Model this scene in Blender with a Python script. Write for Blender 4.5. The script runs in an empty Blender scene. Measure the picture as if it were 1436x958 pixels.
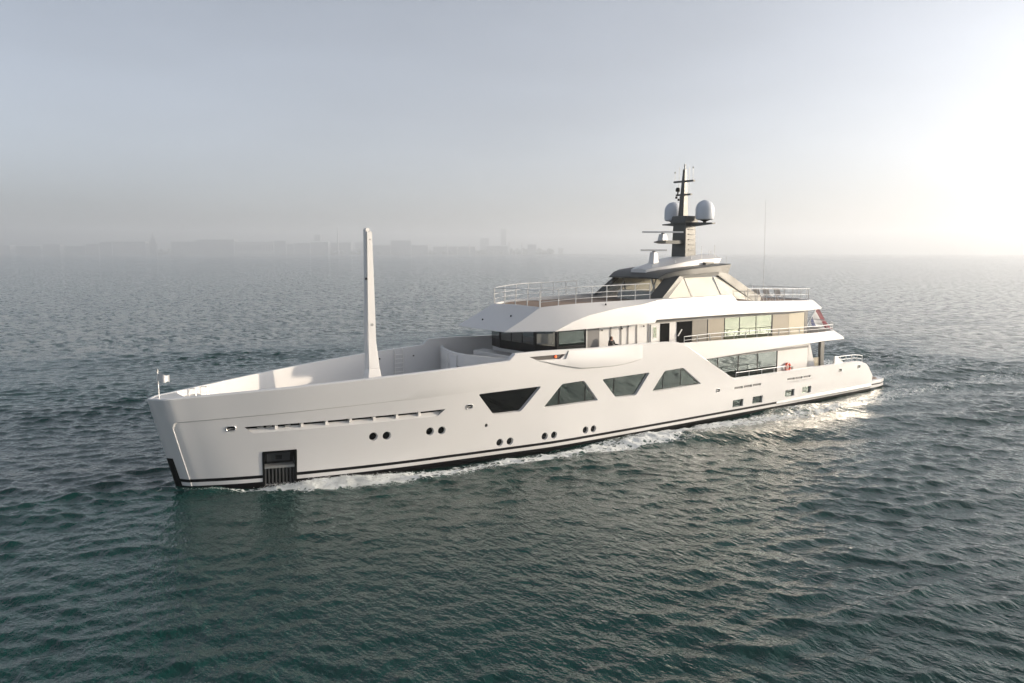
import bpy, bmesh, math, random
import numpy as np
from mathutils import Vector, Matrix

random.seed(7)
rng = np.random.default_rng(11)
SC = bpy.context.scene
COL = SC.collection

# ------------------------------------------------------------------ camera
CAM = Vector((-8.131, -41.832, 11.731))
THETA = math.radians(36.268)        # yaw of the view away from +Y towards +X
PITCH = math.radians(6.2574)
FOC = 1140.0 / 1436.0               # focal length in picture widths
cam = bpy.data.cameras.new('camera')
cam.sensor_width = 36.0
cam.lens = 36.0 * FOC
cam.clip_start = 0.5
cam.clip_end = 30000
cam_o = bpy.data.objects.new('camera', cam)
COL.objects.link(cam_o)
cam_o.location = CAM
cam_o.rotation_euler = (math.radians(90) - PITCH, 0, -THETA)
SC.camera = cam_o

# ------------------------------------------------------------------ light
SUN_AZ = math.radians(118.6)        # clockwise from +Y
SUN_EL = math.radians(9.0)
world = bpy.data.worlds.new('World')
SC.world = world
world.use_nodes = True
wn = world.node_tree
wn.nodes.clear()
w_out = wn.nodes.new('ShaderNodeOutputWorld')
w_bg = wn.nodes.new('ShaderNodeBackground')
sky = wn.nodes.new('ShaderNodeTexSky')
sky.sky_type = 'NISHITA'
sky.sun_disc = False
sky.sun_elevation = SUN_EL
sky.sun_rotation = SUN_AZ
sky.altitude = 0
sky.air_density = 0.5
sky.dust_density = 2.8
sky.ozone_density = 1.2
w_bg.inputs['Strength'].default_value = 0.15
w_hs = wn.nodes.new('ShaderNodeHueSaturation')     # thin high overcast takes most of the blue out
w_hs.inputs['Saturation'].default_value = 0.44
w_hs.inputs['Hue'].default_value = 0.497
wn.links.new(sky.outputs['Color'], w_hs.inputs['Color'])
w_hs.inputs['Value'].default_value = 0.92
w_tc = wn.nodes.new('ShaderNodeTexCoord')           # faint uneven veils of mist
w_mp = wn.nodes.new('ShaderNodeMapping'); w_mp.inputs['Scale'].default_value = (1.0, 1.0, 4.5)
w_nz = wn.nodes.new('ShaderNodeTexNoise'); w_nz.inputs['Scale'].default_value = 2.2; w_nz.inputs['Detail'].default_value = 5
w_mr = wn.nodes.new('ShaderNodeMapRange'); w_mr.inputs['To Min'].default_value = 0.80; w_mr.inputs['To Max'].default_value = 1.2
w_mx = wn.nodes.new('ShaderNodeMix'); w_mx.data_type = 'RGBA'; w_mx.blend_type = 'MULTIPLY'; w_mx.inputs['Factor'].default_value = 1.0
wn.links.new(w_tc.outputs['Generated'], w_mp.inputs['Vector']); wn.links.new(w_mp.outputs[0], w_nz.inputs['Vector'])
wn.links.new(w_nz.outputs['Fac'], w_mr.inputs['Value'])
wn.links.new(w_hs.outputs['Color'], w_mx.inputs['A']); wn.links.new(w_mr.outputs['Result'], w_mx.inputs['B'])
wn.links.new(w_mx.outputs['Result'], w_bg.inputs['Color'])
wn.links.new(w_bg.outputs[0], w_out.inputs['Surface'])

sun = bpy.data.lights.new('sun', 'SUN')
sun.energy = 3.2
sun.angle = math.radians(1.0)
sun.color = (1.0, 0.84, 0.65)
sun_o = bpy.data.objects.new('sun', sun)
COL.objects.link(sun_o)
sdir = Vector((math.sin(SUN_AZ) * math.cos(SUN_EL), math.cos(SUN_AZ) * math.cos(SUN_EL), math.sin(SUN_EL)))
sun_o.rotation_euler = sdir.to_track_quat('Z', 'Y').to_euler()
sun_o.location = (60, -40, 60)

SC.view_settings.view_transform = 'Standard'
SC.view_settings.look = 'None'
SC.view_settings.gamma = 1.0
SC.view_settings.use_curve_mapping = False
SC.view_settings.exposure = 0.96
SC.cycles.use_denoising = True
SC.cycles.volume_bounces = 6
SC.cycles.max_bounces = 10
SC.cycles.sample_clamp_indirect = 6.0

# ------------------------------------------------------------------ materials
def new_mat(name):
    m = bpy.data.materials.new(name)
    m.use_nodes = True
    nt = m.node_tree
    return m, nt, nt.nodes['Principled BSDF']

def paint(name, col, rough=0.35, metal=0.0, coat=0.0, var=0.06, scale=0.6, bump=0.0, ior=1.5):
    """Plain painted or metal surface with a little unevenness in tone and gloss."""
    m, nt, b = new_mat(name)
    tc = nt.nodes.new('ShaderNodeTexCoord')
    nz = nt.nodes.new('ShaderNodeTexNoise')
    nz.inputs['Scale'].default_value = scale
    nz.inputs['Detail'].default_value = 6 if var > 0.025 else 1
    nt.links.new(tc.outputs['Object'], nz.inputs['Vector'])
    mx = nt.nodes.new('ShaderNodeMix'); mx.data_type = 'RGBA'
    mx.inputs['A'].default_value = (*[c * (1 - var) for c in col], 1)
    mx.inputs['B'].default_value = (*[min(1, c * (1 + var)) for c in col], 1)
    nt.links.new(nz.outputs['Fac'], mx.inputs['Factor'])
    nt.links.new(mx.outputs['Result'], b.inputs['Base Color'])
    mr = nt.nodes.new('ShaderNodeMapRange')
    rv = 0.25 if var > 0.025 else 0.04
    mr.inputs['To Min'].default_value = max(0.02, rough * (1 - rv))
    mr.inputs['To Max'].default_value = rough * (1 + rv)
    nt.links.new(nz.outputs['Fac'], mr.inputs['Value'])
    nt.links.new(mr.outputs['Result'], b.inputs['Roughness'])
    b.inputs['Metallic'].default_value = metal
    b.inputs['Coat Weight'].default_value = coat
    b.inputs['Coat Roughness'].default_value = 0.08
    b.inputs['IOR'].default_value = ior
    if bump:
        n2 = nt.nodes.new('ShaderNodeTexNoise')
        n2.inputs['Scale'].default_value = 0.9
        n2.inputs['Detail'].default_value = 2
        nt.links.new(tc.outputs['Object'], n2.inputs['Vector'])
        bp = nt.nodes.new('ShaderNodeBump')
        bp.inputs['Strength'].default_value = 0.6
        bp.inputs['Distance'].default_value = bump
        nt.links.new(n2.outputs['Fac'], bp.inputs['Height'])
        nt.links.new(bp.outputs['Normal'], b.inputs['Normal'])
    return m

def glass(name, tint, dark, refl, rough=0.0, wav=0.0005):
    """Solar window glass: dark body under a partly mirroring tinted coat."""
    m, nt, b = new_mat(name)
    b.inputs['Base Color'].default_value = (*dark, 1)
    b.inputs['Roughness'].default_value = rough
    b.inputs['IOR'].default_value = 1.52 if refl > 0.03 else 1.15
    g = nt.nodes.new('ShaderNodeBsdfGlossy')
    g.inputs['Color'].default_value = (*tint, 1)
    g.inputs['Roughness'].default_value = rough
    mix = nt.nodes.new('ShaderNodeMixShader')
    mix.inputs['Fac'].default_value = refl
    tc = nt.nodes.new('ShaderNodeTexCoord')
    nz = nt.nodes.new('ShaderNodeTexNoise'); nz.inputs['Scale'].default_value = 0.8
    nt.links.new(tc.outputs['Object'], nz.inputs['Vector'])
    bp = nt.nodes.new('ShaderNodeBump'); bp.inputs['Distance'].default_value = wav
    nt.links.new(nz.outputs['Fac'], bp.inputs['Height'])
    nt.links.new(bp.outputs['Normal'], g.inputs['Normal'])
    nt.links.new(b.outputs[0], mix.inputs[1]); nt.links.new(g.outputs[0], mix.inputs[2])
    out = nt.nodes['Material Output']
    nt.links.new(mix.outputs[0], out.inputs['Surface'])
    return m

WHITE = paint('white_paint', (0.66, 0.652, 0.645), 0.24, coat=0.25, var=0.01, bump=0.0012)
WHITE2 = paint('white_superstructure_paint', (0.68, 0.67, 0.655), 0.34, coat=0.15, var=0.02)
BLACK = paint('black_paint', (0.004, 0.0045, 0.005), 0.35, ior=1.25)
ANTIFOUL = paint('antifouling_black', (0.003, 0.003, 0.0035), 0.5, var=0.3, ior=1.2)
CHAR = paint('charcoal_metallic', (0.062, 0.063, 0.057), 0.45, metal=0.2, var=0.04)
CHAR2 = paint('grey_door_shade_paint', (0.14, 0.137, 0.135), 0.4)  # grey door paint, darkened to carry the shade the door stands in
STEEL = paint('polished_steel', (0.78, 0.77, 0.75), 0.3, metal=0.65)
ALU = paint('grey_metal', (0.32, 0.32, 0.31), 0.4, metal=0.5)
DARKIN = paint('painted_interior_shade', (0.006, 0.006, 0.006), 0.9, ior=1.12)  # near-black colour standing in for the shade inside openings
TEAK = paint('teak_deck', (0.26, 0.17, 0.105), 0.6, var=0.15, scale=4)
BEIGE = paint('beige_panel', (0.42, 0.37, 0.27), 0.35, var=0.05)
CREAM = paint('cream_blind', (0.72, 0.69, 0.60), 0.5, var=0.03)
def translucent(m, share):
    nt = m.node_tree; b = nt.nodes['Principled BSDF']; out = nt.nodes['Material Output']
    t = nt.nodes.new('ShaderNodeBsdfTranslucent'); t.inputs['Color'].default_value = (.8, .76, .66, 1)
    mx = nt.nodes.new('ShaderNodeMixShader'); mx.inputs['Fac'].default_value = share
    nt.links.new(b.outputs[0], mx.inputs[1]); nt.links.new(t.outputs[0], mx.inputs[2]); nt.links.new(mx.outputs[0], out.inputs['Surface'])
translucent(CREAM, 0.25)
RADOME = paint('radome_white', (0.62, 0.65, 0.70), 0.4, var=0.02)
ORANGE = paint('orange_lifebuoy', (0.75, 0.09, 0.03), 0.5)
CANVAS = paint('grey_canvas', (0.68, 0.67, 0.65), 0.8)
RED = paint('red_cloth', (0.13, 0.006, 0.018), 0.8)
BLUE = paint('blue_cloth', (0.02, 0.035, 0.12), 0.8)
CLOTH = paint('white_cloth', (0.6, 0.6, 0.6), 0.8)
SKIN = paint('skin', (0.38, 0.2, 0.14), 0.5)
DARKCLOTH = paint('dark_coat', (0.012, 0.010, 0.012), 0.8)
HAIR = paint('dark_hair', (0.03, 0.013, 0.008), 0.5)
GLASS_D = glass('dark_window_glass', (0.75, 0.8, 0.78), (0.002, 0.0025, 0.0025), 0.02)
GLASS_H = glass('hull_glass_water_tint', (0.52, 0.70, 0.62), (0.0025, 0.005, 0.0045), 0.10)  # green of the reflected water is put into the coat tint
GLASS_W = glass('wheelhouse_glass', (0.7, 0.75, 0.72), (0.010, 0.012, 0.012), 0.16)
GLASS_U = glass('upper_saloon_glass', (0.78, 0.86, 0.66), (0.09, 0.10, 0.07), 0.27, rough=0.05)
GLASS_M = glass('main_saloon_glass', (0.66, 0.78, 0.72), (0.005, 0.010, 0.008), 0.12, rough=0.01)
m_, nt_, b_ = new_mat('red_port_light')
b_.inputs['Base Color'].default_value = (0.8, 0.1, 0.02, 1)
b_.inputs['Emission Color'].default_value = (1, 0.12, 0.03, 1); b_.inputs['Emission Strength'].default_value = 1.2
LAMP_R = m_
# clear windscreen
m_, nt_, b_ = new_mat('clear_windscreen')
b_.inputs['Base Color'].default_value = (0.8, 0.84, 0.84, 1)
b_.inputs['Roughness'].default_value = 0.03
tr = nt_.nodes.new('ShaderNodeBsdfTransparent'); tr.inputs['Color'].default_value = (0.84, 0.85, 0.83, 1)
gl = nt_.nodes.new('ShaderNodeBsdfGlossy'); gl.inputs['Roughness'].default_value = 0.03
mxs = nt_.nodes.new('ShaderNodeMixShader'); mxs.inputs['Fac'].default_value = 0.09
nt_.links.new(tr.outputs[0], mxs.inputs[1]); nt_.links.new(gl.outputs[0], mxs.inputs[2])
nt_.links.new(mxs.outputs[0], nt_.nodes['Material Output'].inputs['Surface'])
SCREEN = m_

# ------------------------------------------------------------------ mesh helpers
class MB:
    """Collects shapes and links them as ONE mesh object."""
    def __init__(self):
        self.v, self.f, self.m = [], [], []
    def add(self, vs, fs, mi=0):
        o = len(self.v)
        self.v += [tuple(p) for p in vs]
        self.f += [tuple(i + o for i in f) for f in fs]
        self.m += [mi] * len(fs)
        return self
    def box(self, x0, x1, y0, y1, z0, z1, mi=0):
        return self.prism([(x0, y0), (x1, y0), (x1, y1), (x0, y1)], z0, z1, mi=mi)
    def prism(self, poly, z0, z1, mi=0):
        n = len(poly)
        vs = [(x, y, z0) for x, y in poly] + [(x, y, z1) for x, y in poly]
        fs = [tuple(range(n))[::-1], tuple(range(n, 2 * n))] + [(i, (i + 1) % n, (i + 1) % n + n, i + n) for i in range(n)]
        return self.add(vs, fs, mi)
    def slab(self, pa, pb, mi=0):
        """Closed solid between two matching outlines."""
        n = len(pa)
        fs = [tuple(range(n))[::-1], tuple(range(n, 2 * n))] + [(i, (i + 1) % n, (i + 1) % n + n, i + n) for i in range(n)]
        return self.add(list(pa) + list(pb), fs, mi)
    def side(self, poly, y0, y1, mi=0):
        """Prism of an outline in the (x, z) plane between two y values."""
        return self.slab([(x, y0, z) for x, z in poly], [(x, y1, z) for x, z in poly], mi)
    def tube(self, pts, r, n=6, mi=0, r2=None):
        pts = [Vector(p) for p in pts]
        rings = []
        for i, p in enumerate(pts):
            a = pts[max(i - 1, 0)]; c = pts[min(i + 1, len(pts) - 1)]
            d = (c - a).normalized()
            up = Vector((0, 0, 1)) if abs(d.z) < 0.9 else Vector((1, 0, 0))
            u = d.cross(up).normalized(); w = u.cross(d)
            rr = r if r2 is None else r + (r2 - r) * i / max(1, len(pts) - 1)
            rings.append([p + (u * math.cos(k * 2 * math.pi / n) + w * math.sin(k * 2 * math.pi / n)) * rr for k in range(n)])
        vs = [q for R in rings for q in R]
        fs = [tuple(range(n))[::-1], tuple(range((len(pts) - 1) * n, len(pts) * n))]
        for i in range(len(pts) - 1):
            for k in range(n):
                fs.append((i * n + k, i * n + (k + 1) % n, (i + 1) * n + (k + 1) % n, (i + 1) * n + k))
        return self.add(vs, fs, mi)
    def lathe(self, prof, c=(0, 0, 0), n=24, mi=0, axis='z'):
        """prof: list of (radius, height)."""
        vs, fs = [], []
        for r, h in prof:
            for k in range(n):
                a = 2 * math.pi * k / n
                p = (r * math.cos(a), r * math.sin(a), h)
                if axis == 'y': p = (p[0], p[2], p[1])
                vs.append((p[0] + c[0], p[1] + c[1], p[2] + c[2]))
        for i in range(len(prof) - 1):
            for k in range(n):
                fs.append((i * n + k, i * n + (k + 1) % n, (i + 1) * n + (k + 1) % n, (i + 1) * n + k))
        fs.append(tuple(range(n))[::-1]); fs.append(tuple(range((len(prof) - 1) * n, len(prof) * n)))
        return self.add(vs, fs, mi)
    def loft(self, stations, rowmat=None, cap=True):
        """Half sections (first and last point on the centre line), mirrored to port/starboard and closed."""
        R = []
        for st in stations:
            mir = [(x, -y, z) for x, y, z in st[1:-1]][::-1]
            R.append(list(st) + mir)
        n = len(R[0]); h = len(stations[0])
        o = len(self.v)
        self.v += [tuple(p) for r in R for p in r]
        for i in range(len(R) - 1):
            for k in range(n):
                k2 = (k + 1) % n
                self.f.append((o + i * n + k, o + i * n + k2, o + (i + 1) * n + k2, o + (i + 1) * n + k))
                row = k if k < h - 1 else (2 * (h - 1) - 1 - k)
                self.m.append(rowmat[row] if rowmat else 0)
        if cap:
            self.f.append(tuple(o + k for k in range(n))[::-1]); self.m.append(0)
            self.f.append(tuple(o + (len(R) - 1) * n + k for k in range(n))); self.m.append(0)
        return self
    def build(self, name, mats, parent=None, smooth=None, merge=True, bevel=0.0):
        if not isinstance(mats, (list, tuple)): mats = [mats]
        me = bpy.data.meshes.new(name)
        me.from_pydata(self.v, [], self.f)
        for m in mats: me.materials.append(m)
        me.polygons.foreach_set('material_index', self.m)
        bm = bmesh.new(); bm.from_mesh(me)
        if merge:
            bmesh.ops.remove_doubles(bm, verts=bm.verts, dist=1e-4)
            bmesh.ops.dissolve_degenerate(bm, dist=1e-5, edges=bm.edges)
        bmesh.ops.recalc_face_normals(bm, faces=bm.faces)
        if bevel:
            es = [e for e in bm.edges if len(e.link_faces) == 2 and e.calc_face_angle(0) > 0.6]
            bmesh.ops.bevel(bm, geom=es, offset=bevel, segments=2, affect='EDGES', profile=0.5, clamp_overlap=True)
        bm.to_mesh(me); bm.free()
        if smooth is not None:
            me.polygons.foreach_set('use_smooth', [True] * len(me.polygons))
            me.set_sharp_from_angle(angle=math.radians(smooth))
        return link(name, me, parent)

def link(name, me, parent=None):
    o = bpy.data.objects.new(name, me)
    COL.objects.link(o)
    if parent is not None:
        o.parent = parent
        o.matrix_parent_inverse = Matrix.Translation(-Vector(WORLD_LOC[parent.name]))
    WORLD_LOC[o.name] = (0, 0, 0)
    return o
WORLD_LOC = {}

def empty(name, loc, label, cat, group=None):
    o = bpy.data.objects.new(name, None)
    COL.objects.link(o)
    o.location = loc
    o.empty_display_size = 0.3
    WORLD_LOC[o.name] = tuple(loc)
    return tag(o, label, cat, group)

def tag(o, label, cat, group=None, kind=None):
    if label: o['label'] = label
    if cat: o['category'] = cat
    if group: o['group'] = group
    if kind: o['kind'] = kind
    return o

def pchip(xs, ys):
    """Monotone cubic interpolation."""
    xs = np.asarray(xs, float); ys = np.asarray(ys, float)
    h = np.diff(xs); d = np.diff(ys) / h
    m = np.zeros_like(xs)
    for i in range(1, len(xs) - 1):
        if d[i - 1] * d[i] > 0:
            w1 = 2 * h[i] + h[i - 1]; w2 = h[i] + 2 * h[i - 1]
            m[i] = (w1 + w2) / (w1 / d[i - 1] + w2 / d[i])
    m[0], m[-1] = d[0], d[-1]
    def f(x):
        x = np.clip(np.asarray(x, float), xs[0], xs[-1])
        i = np.clip(np.searchsorted(xs, x) - 1, 0, len(xs) - 2)
        t = (x - xs[i]) / h[i]
        return ((1 + 2 * t) * (1 - t) ** 2 * ys[i] + t * (1 - t) ** 2 * h[i] * m[i]
                + t * t * (3 - 2 * t) * ys[i + 1] + t * t * (t - 1) * h[i] * m[i + 1])
    return f

# ------------------------------------------------------------------ haze and water
hz = MB().box(-6300, 6300, -6300, 6300, -4, 175).build('haze', [])
tag(hz, None, None, kind='stuff')
hz['label'] = 'thin pale sea haze over the whole bay'
hm = bpy.data.materials.new('sea_haze'); hm.use_nodes = True
hm.node_tree.nodes.clear()
ho = hm.node_tree.nodes.new('ShaderNodeOutputMaterial')
hv = hm.node_tree.nodes.new('ShaderNodeVolumePrincipled')
hv.inputs['Color'].default_value = (0.925, 0.957, 0.998, 1)
hv.inputs['Density'].default_value = 0.00039
hv.inputs['Anisotropy'].default_value = 0.48
hm.node_tree.links.new(hv.outputs[0], ho.inputs['Volume'])
hz.data.materials.append(hm)

# half breadth of the hull at the waterline and at the deck edge against the distance aft of the stem
B0 = pchip([0, .1, .22, .55, 1.3, 2.2, 3.5, 5.2, 7.5, 10.2, 14.2, 18.2, 22, 28, 38, 48, 56, 60],
           [0, .20, .36, .80, 1.22, 1.66, 2.14, 2.62, 3.1, 3.55, 4.05, 4.42, 4.72, 4.78, 4.7, 4.58, 4.4, 4.3])
B1 = pchip([0, .1, .22, .55, 1.4, 3.4, 5.4, 7.4, 9.4, 11.4, 13.4, 15.4, 17.4, 20, 24, 40, 50, 54, 56, 57.5, 60],
           [0, .18, .32, .76, 1.12, 1.86, 2.6, 3.22, 3.75, 4.23, 4.62, 4.85, 4.95, 5.0, 5.02, 5.0, 4.88, 4.78, 4.68, 4.55, 4.4])
def stem(z):
    return 1.78 - 1.18 * min(max(z, -1.2), 4.75) / 4.65
def wfade(u):
    t = min(max((u - 3) / 11.0, 0), 1)
    return 1 - t * t * (3 - 2 * t)
def s_of(u, z):
    w = wfade(u)
    return u + stem(z) * w + 0.6 * (1 - w)
def u_of(s, z):
    u = s - 1
    for _ in range(30):
        u -= (s_of(u, z) - s)
    return max(u, 0.0)
def hbu(u, z):
    t = min(max(z / 4.75, -0.3), 1.0)
    tt = t if t < 0 else t ** 0.8
    b = float(B0(u)) + (float(B1(u)) - float(B0(u))) * tt
    if z < 0: b *= 1 + 0.22 * z
    return b
def hb(s, z):
    return hbu(u_of(s, z), z)
ZT_PTS = [(0, 4.64), (2, 4.73), (6, 4.96), (10, 5.2), (14, 5.42), (18.6, 5.64), (18.75, 5.68), (19.15, 6.02), (21.5, 6.02),
          (24.6, 5.93), (29.4, 5.93), (31.6, 5.88), (32.6, 5.78), (33.3, 5.6), (33.9, 5.28), (36.3, 3.99), (38.3, 2.95), (38.75, 2.78),
          (44, 2.76), (48, 2.77), (52.4, 2.77), (54.5, 2.73), (55.6, 2.62), (56.5, 2.36), (57.2, 1.9), (57.7, 1.36)]
def ztop(s):
    return float(np.interp(s, [p[0] for p in ZT_PTS], [p[1] for p in ZT_PTS]))
CR = pchip([1.0, 2.0, 7.3, 9.4, 15.3, 20, 22], [4.0, 4.0, 4.0, 4.12, 4.39, 4.36, 4.36])

# ---- water sheet: fine where the picture looks, coarse out to the horizon
def axis(a, b, step, lo, hi):
    mid = list(np.arange(a, b + 1e-6, step))
    L = []; x = a; h = step
    while x > lo:
        h *= 1.035; x -= h; L.append(max(x, lo))
    Rr = []; x = mid[-1]; h = step
    while x < hi:
        h *= 1.035; x += h; Rr.append(min(x, hi))
    return np.array(L[::-1] + mid + Rr)
gx = axis(-44, 84, 0.145, -6000, 6000)
gy = axis(-42, 52, 0.145, -6000, 6000)
X, Y = np.meshgrid(gx, gy, indexing='ij')
dxs = np.gradient(gx)[:, None]; dys = np.gradient(gy)[None, :]
CELL = np.maximum(dxs + 0 * dys, dys + 0 * dxs).astype(np.float32)
X = X.astype(np.float32); Y = Y.astype(np.float32)
H = np.zeros_like(X); DX = np.zeros_like(X); DY = np.zeros_like(X)
wind = math.radians(52)
waves = []
for i in range(96):
    lam = 0.45 * (7.0 / 0.45) ** (i / 95.0) * rng.uniform(0.93, 1.07)
    ang = wind + rng.normal(0, 0.6)
    amp = 0.0052 * lam ** 0.6 * rng.uniform(0.5, 1.5) * 0.92
    if lam > 1.4: amp *= (1.4 / lam) ** 0.8
    waves.append((lam, ang, amp, rng.uniform(0, 6.283)))
for lam, amp in ((11, .02), (14, .022), (19, .025), (26, .03)):
    waves.append((lam, wind + rng.normal(0, .35), amp * .8, rng.uniform(0, 6.283)))
# patches of livelier and calmer water
patch = np.zeros_like(X)
for i in range(7):
    a = rng.uniform(0, 6.28); k = 2 * math.pi / rng.uniform(14, 45)
    patch += np.sin(k * (X * math.cos(a) + Y * math.sin(a)) + rng.uniform(0, 6.28)).astype(np.float32)
patch = np.clip(1.0 + 0.19 * patch, 0.4, 1.7)
for lam, ang, amp, ph in waves:
    k = 2 * math.pi / lam
    fade = np.clip((lam / CELL - 2.6) / 3.0, 0, 1)
    p = k * (X * math.cos(ang) + Y * math.sin(ang)) + ph
    a = amp * fade * patch
    H += a * np.cos(p)
    s_ = np.sin(p) * a * 1.3
    DX -= s_ * math.cos(ang); DY -= s_ * math.sin(ang)
near = np.exp(-np.maximum(CELL - 0.3, 0) * 2)
# the yacht's own waves
U = np.clip(X - 1.6, 0, 56)
BW = B0(U).astype(np.float32)
D = np.abs(Y) - BW
inS = (X > 1.0) & (X < 62)
def bump1(x, c, w): return np.exp(-((x - c) / w) ** 2)
H += 0.16 * bump1(X, 2.6, 1.3) * np.exp(-np.maximum(D, 0) / 0.7) * (D > -0.9)
H += 0.20 * bump1(X, 9.0, 3.4) * bump1(D, 0.75, 0.5) - 0.10 * bump1(X, 4.8, 1.6) * bump1(D, 0.3, 0.8) - 0.10 * bump1(X, 14.5, 4) * bump1(D, 0.2, 0.8)
H -= (0.13 * np.exp(-(np.maximum(D, 0) / 0.45) ** 2) * np.clip((X - 11) / 4, 0, 1) * (X < 60)).astype(np.float32)
for k, (a0, lam, amp, x0) in enumerate([(0.40, 6.4, 0.11, 14), (0.52, 4.3, 0.06, 16), (0.30, 8.5, 0.09, 24)]):
    for sg in (-1, 1):
        yy = Y * sg
        rel = (yy - 2.5) - np.tan(0.33) * (X - 2)
        wedge = np.clip((X - x0) / 8, 0, 1) * np.clip(-rel / 3 + 0.3, 0, 1) * (yy > 2) * np.exp(-np.maximum(X - 60, 0) / 60)
        p = 2 * math.pi / lam * (-(X) * math.sin(a0) * 1.0 + yy * math.cos(a0)) + k
        H += (amp * wedge * np.cos(p) * near).astype(np.float32)
# foam: share of white water at each vertex
def fbm(x, y, base, octs=4, seed=0):
    r = np.random.default_rng(seed); out = np.zeros_like(x); tot = 0
    for o in range(octs):
        n = 256; g = r.random((n, n)).astype(np.float32)
        sx = x * base * 2 ** o; sy = y * base * 2 ** o
        ix = np.floor(sx).astype(int); iy = np.floor(sy).astype(int)
        fx = sx - ix; fy = sy - iy; fx = fx * fx * (3 - 2 * fx); fy = fy * fy * (3 - 2 * fy)
        a = g[ix % n, iy % n]; b = g[(ix + 1) % n, iy % n]; c = g[ix % n, (iy + 1) % n]; d = g[(ix + 1) % n, (iy + 1) % n]
        w = 0.55 ** o
        out += w * (a * (1 - fx) * (1 - fy) + b * fx * (1 - fy) + c * (1 - fx) * fy + d * fx * fy); tot += w
    return out / tot
fs_ = [0, 2, 3.5, 5.5, 8, 10.5, 13, 17, 21, 25, 31, 36, 42, 50, 60, 75, 110]
f_d = [.1, .1, .1, .5, .95, 1.2, 1.35, 1.45, 1.35, 1.3, 1.4, 1.5, 1.9, 2.3, 2.6, 3.0, 4.0]
f_w = [.25, .25, .3, .7, 1.05, 1.1, 1.0, .85, .95, 1.2, 1.45, 1.6, 1.8, 1.6, 1.8, 2.4, 4.0]
f_i = [0, .6, .4, 1.05, 1.35, 1.35, 1.2, 1.1, 1.1, 1.25, 1.25, 1.15, .95, .75, .7, .6, .0]
foam = np.zeros_like(X)
sel = (X > 0) & (X < 110) & (np.abs(Y) < 16)
xs_, ys_, ds_ = X[sel], Y[sel], D[sel]
wob = (fbm(xs_ + 300, ys_ + 300, 0.35, 3, 5) - 0.5) * 1.0
band = np.exp(-((ds_ + wob - np.interp(xs_, fs_, f_d)) / np.interp(xs_, fs_, f_w)) ** 2) * np.interp(xs_, fs_, f_i)
hugs = 0.30 * np.exp(-np.maximum(ds_, 0) / 0.25) * np.clip((xs_ - 10) / 10, 0, 1) * (xs_ < 61)
tail = 0.62 * np.clip((xs_ - 60) / 2, 0, 1) * np.exp(-(ys_ / 4.2) ** 2) * np.exp(-np.maximum(xs_ - 62, 0) / 30)
foam[sel] = np.maximum(np.maximum(band, hugs), tail) * (0.22 + 0.95 * fbm(xs_ * .55 + 900, ys_ * 1.4 + 700, 0.8, 4, 9))
H[sel] += 0.26 * foam[sel] * (fbm(xs_ + 77, ys_ + 33, 2.1, 3, 21) - 0.38)

nx, ny = X.shape
co = np.empty((nx * ny, 3), np.float32)
co[:, 0] = (X + DX).ravel(); co[:, 1] = (Y + DY).ravel(); co[:, 2] = H.ravel()
idx = np.arange(nx * ny).reshape(nx, ny)
quads = np.stack([idx[:-1, :-1], idx[1:, :-1], idx[1:, 1:], idx[:-1, 1:]], -1).reshape(-1, 4).astype(np.int32)
wm = bpy.data.meshes.new('water')
wm.vertices.add(len(co)); wm.vertices.foreach_set('co', co.ravel())
wm.loops.add(quads.size); wm.loops.foreach_set('vertex_index', quads.ravel())
wm.polygons.add(len(quads)); wm.polygons.foreach_set('loop_start', np.arange(0, quads.size, 4, dtype=np.int32))
wm.polygons.foreach_set('loop_total', np.full(len(quads), 4, np.int32))
wm.polygons.foreach_set('use_smooth', np.ones(len(quads), bool))
wm.update()
at = wm.attributes.new('foam', 'FLOAT', 'POINT'); at.data.foreach_set('value', foam.ravel())
at2 = wm.attributes.new('coarse', 'FLOAT', 'POINT'); at2.data.foreach_set('value', np.clip((CELL - 0.16) / 0.55, 0, 1).astype(np.float32).ravel())
water = link('water', wm); tag(water, None, None, kind='structure')

m, nt, b = new_mat('sea_water')
tc = nt.nodes.new('ShaderNodeTexCoord')
def noise(scale, detail, stretch=(1, 1, 1), rot=0.0, rough=0.55):
    mp = nt.nodes.new('ShaderNodeMapping'); mp.inputs['Scale'].default_value = stretch; mp.inputs['Rotation'].default_value = (0, 0, rot)
    nz = nt.nodes.new('ShaderNodeTexNoise'); nz.inputs['Scale'].default_value = scale; nz.inputs['Detail'].default_value = detail
    nz.inputs['Roughness'].default_value = rough
    nt.links.new(tc.outputs['Object'], mp.inputs['Vector']); nt.links.new(mp.outputs[0], nz.inputs['Vector'])
    return nz
n1 = noise(1.5, 4, (1.5, 0.8, 1), -wind)
n2 = noise(3.6, 3, (1.4, 0.8, 1), -wind + 0.5)
bp1 = nt.nodes.new('ShaderNodeBump'); bp1.inputs['Distance'].default_value = 0.11; bp1.inputs['Strength'].default_value = 1.0
bp2 = nt.nodes.new('ShaderNodeBump'); bp2.inputs['Distance'].default_value = 0.045; bp2.inputs['Strength'].default_value = 1.0
nt.links.new(n1.outputs['Fac'], bp1.inputs['Height']); nt.links.new(n2.outputs['Fac'], bp2.inputs['Height'])
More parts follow.
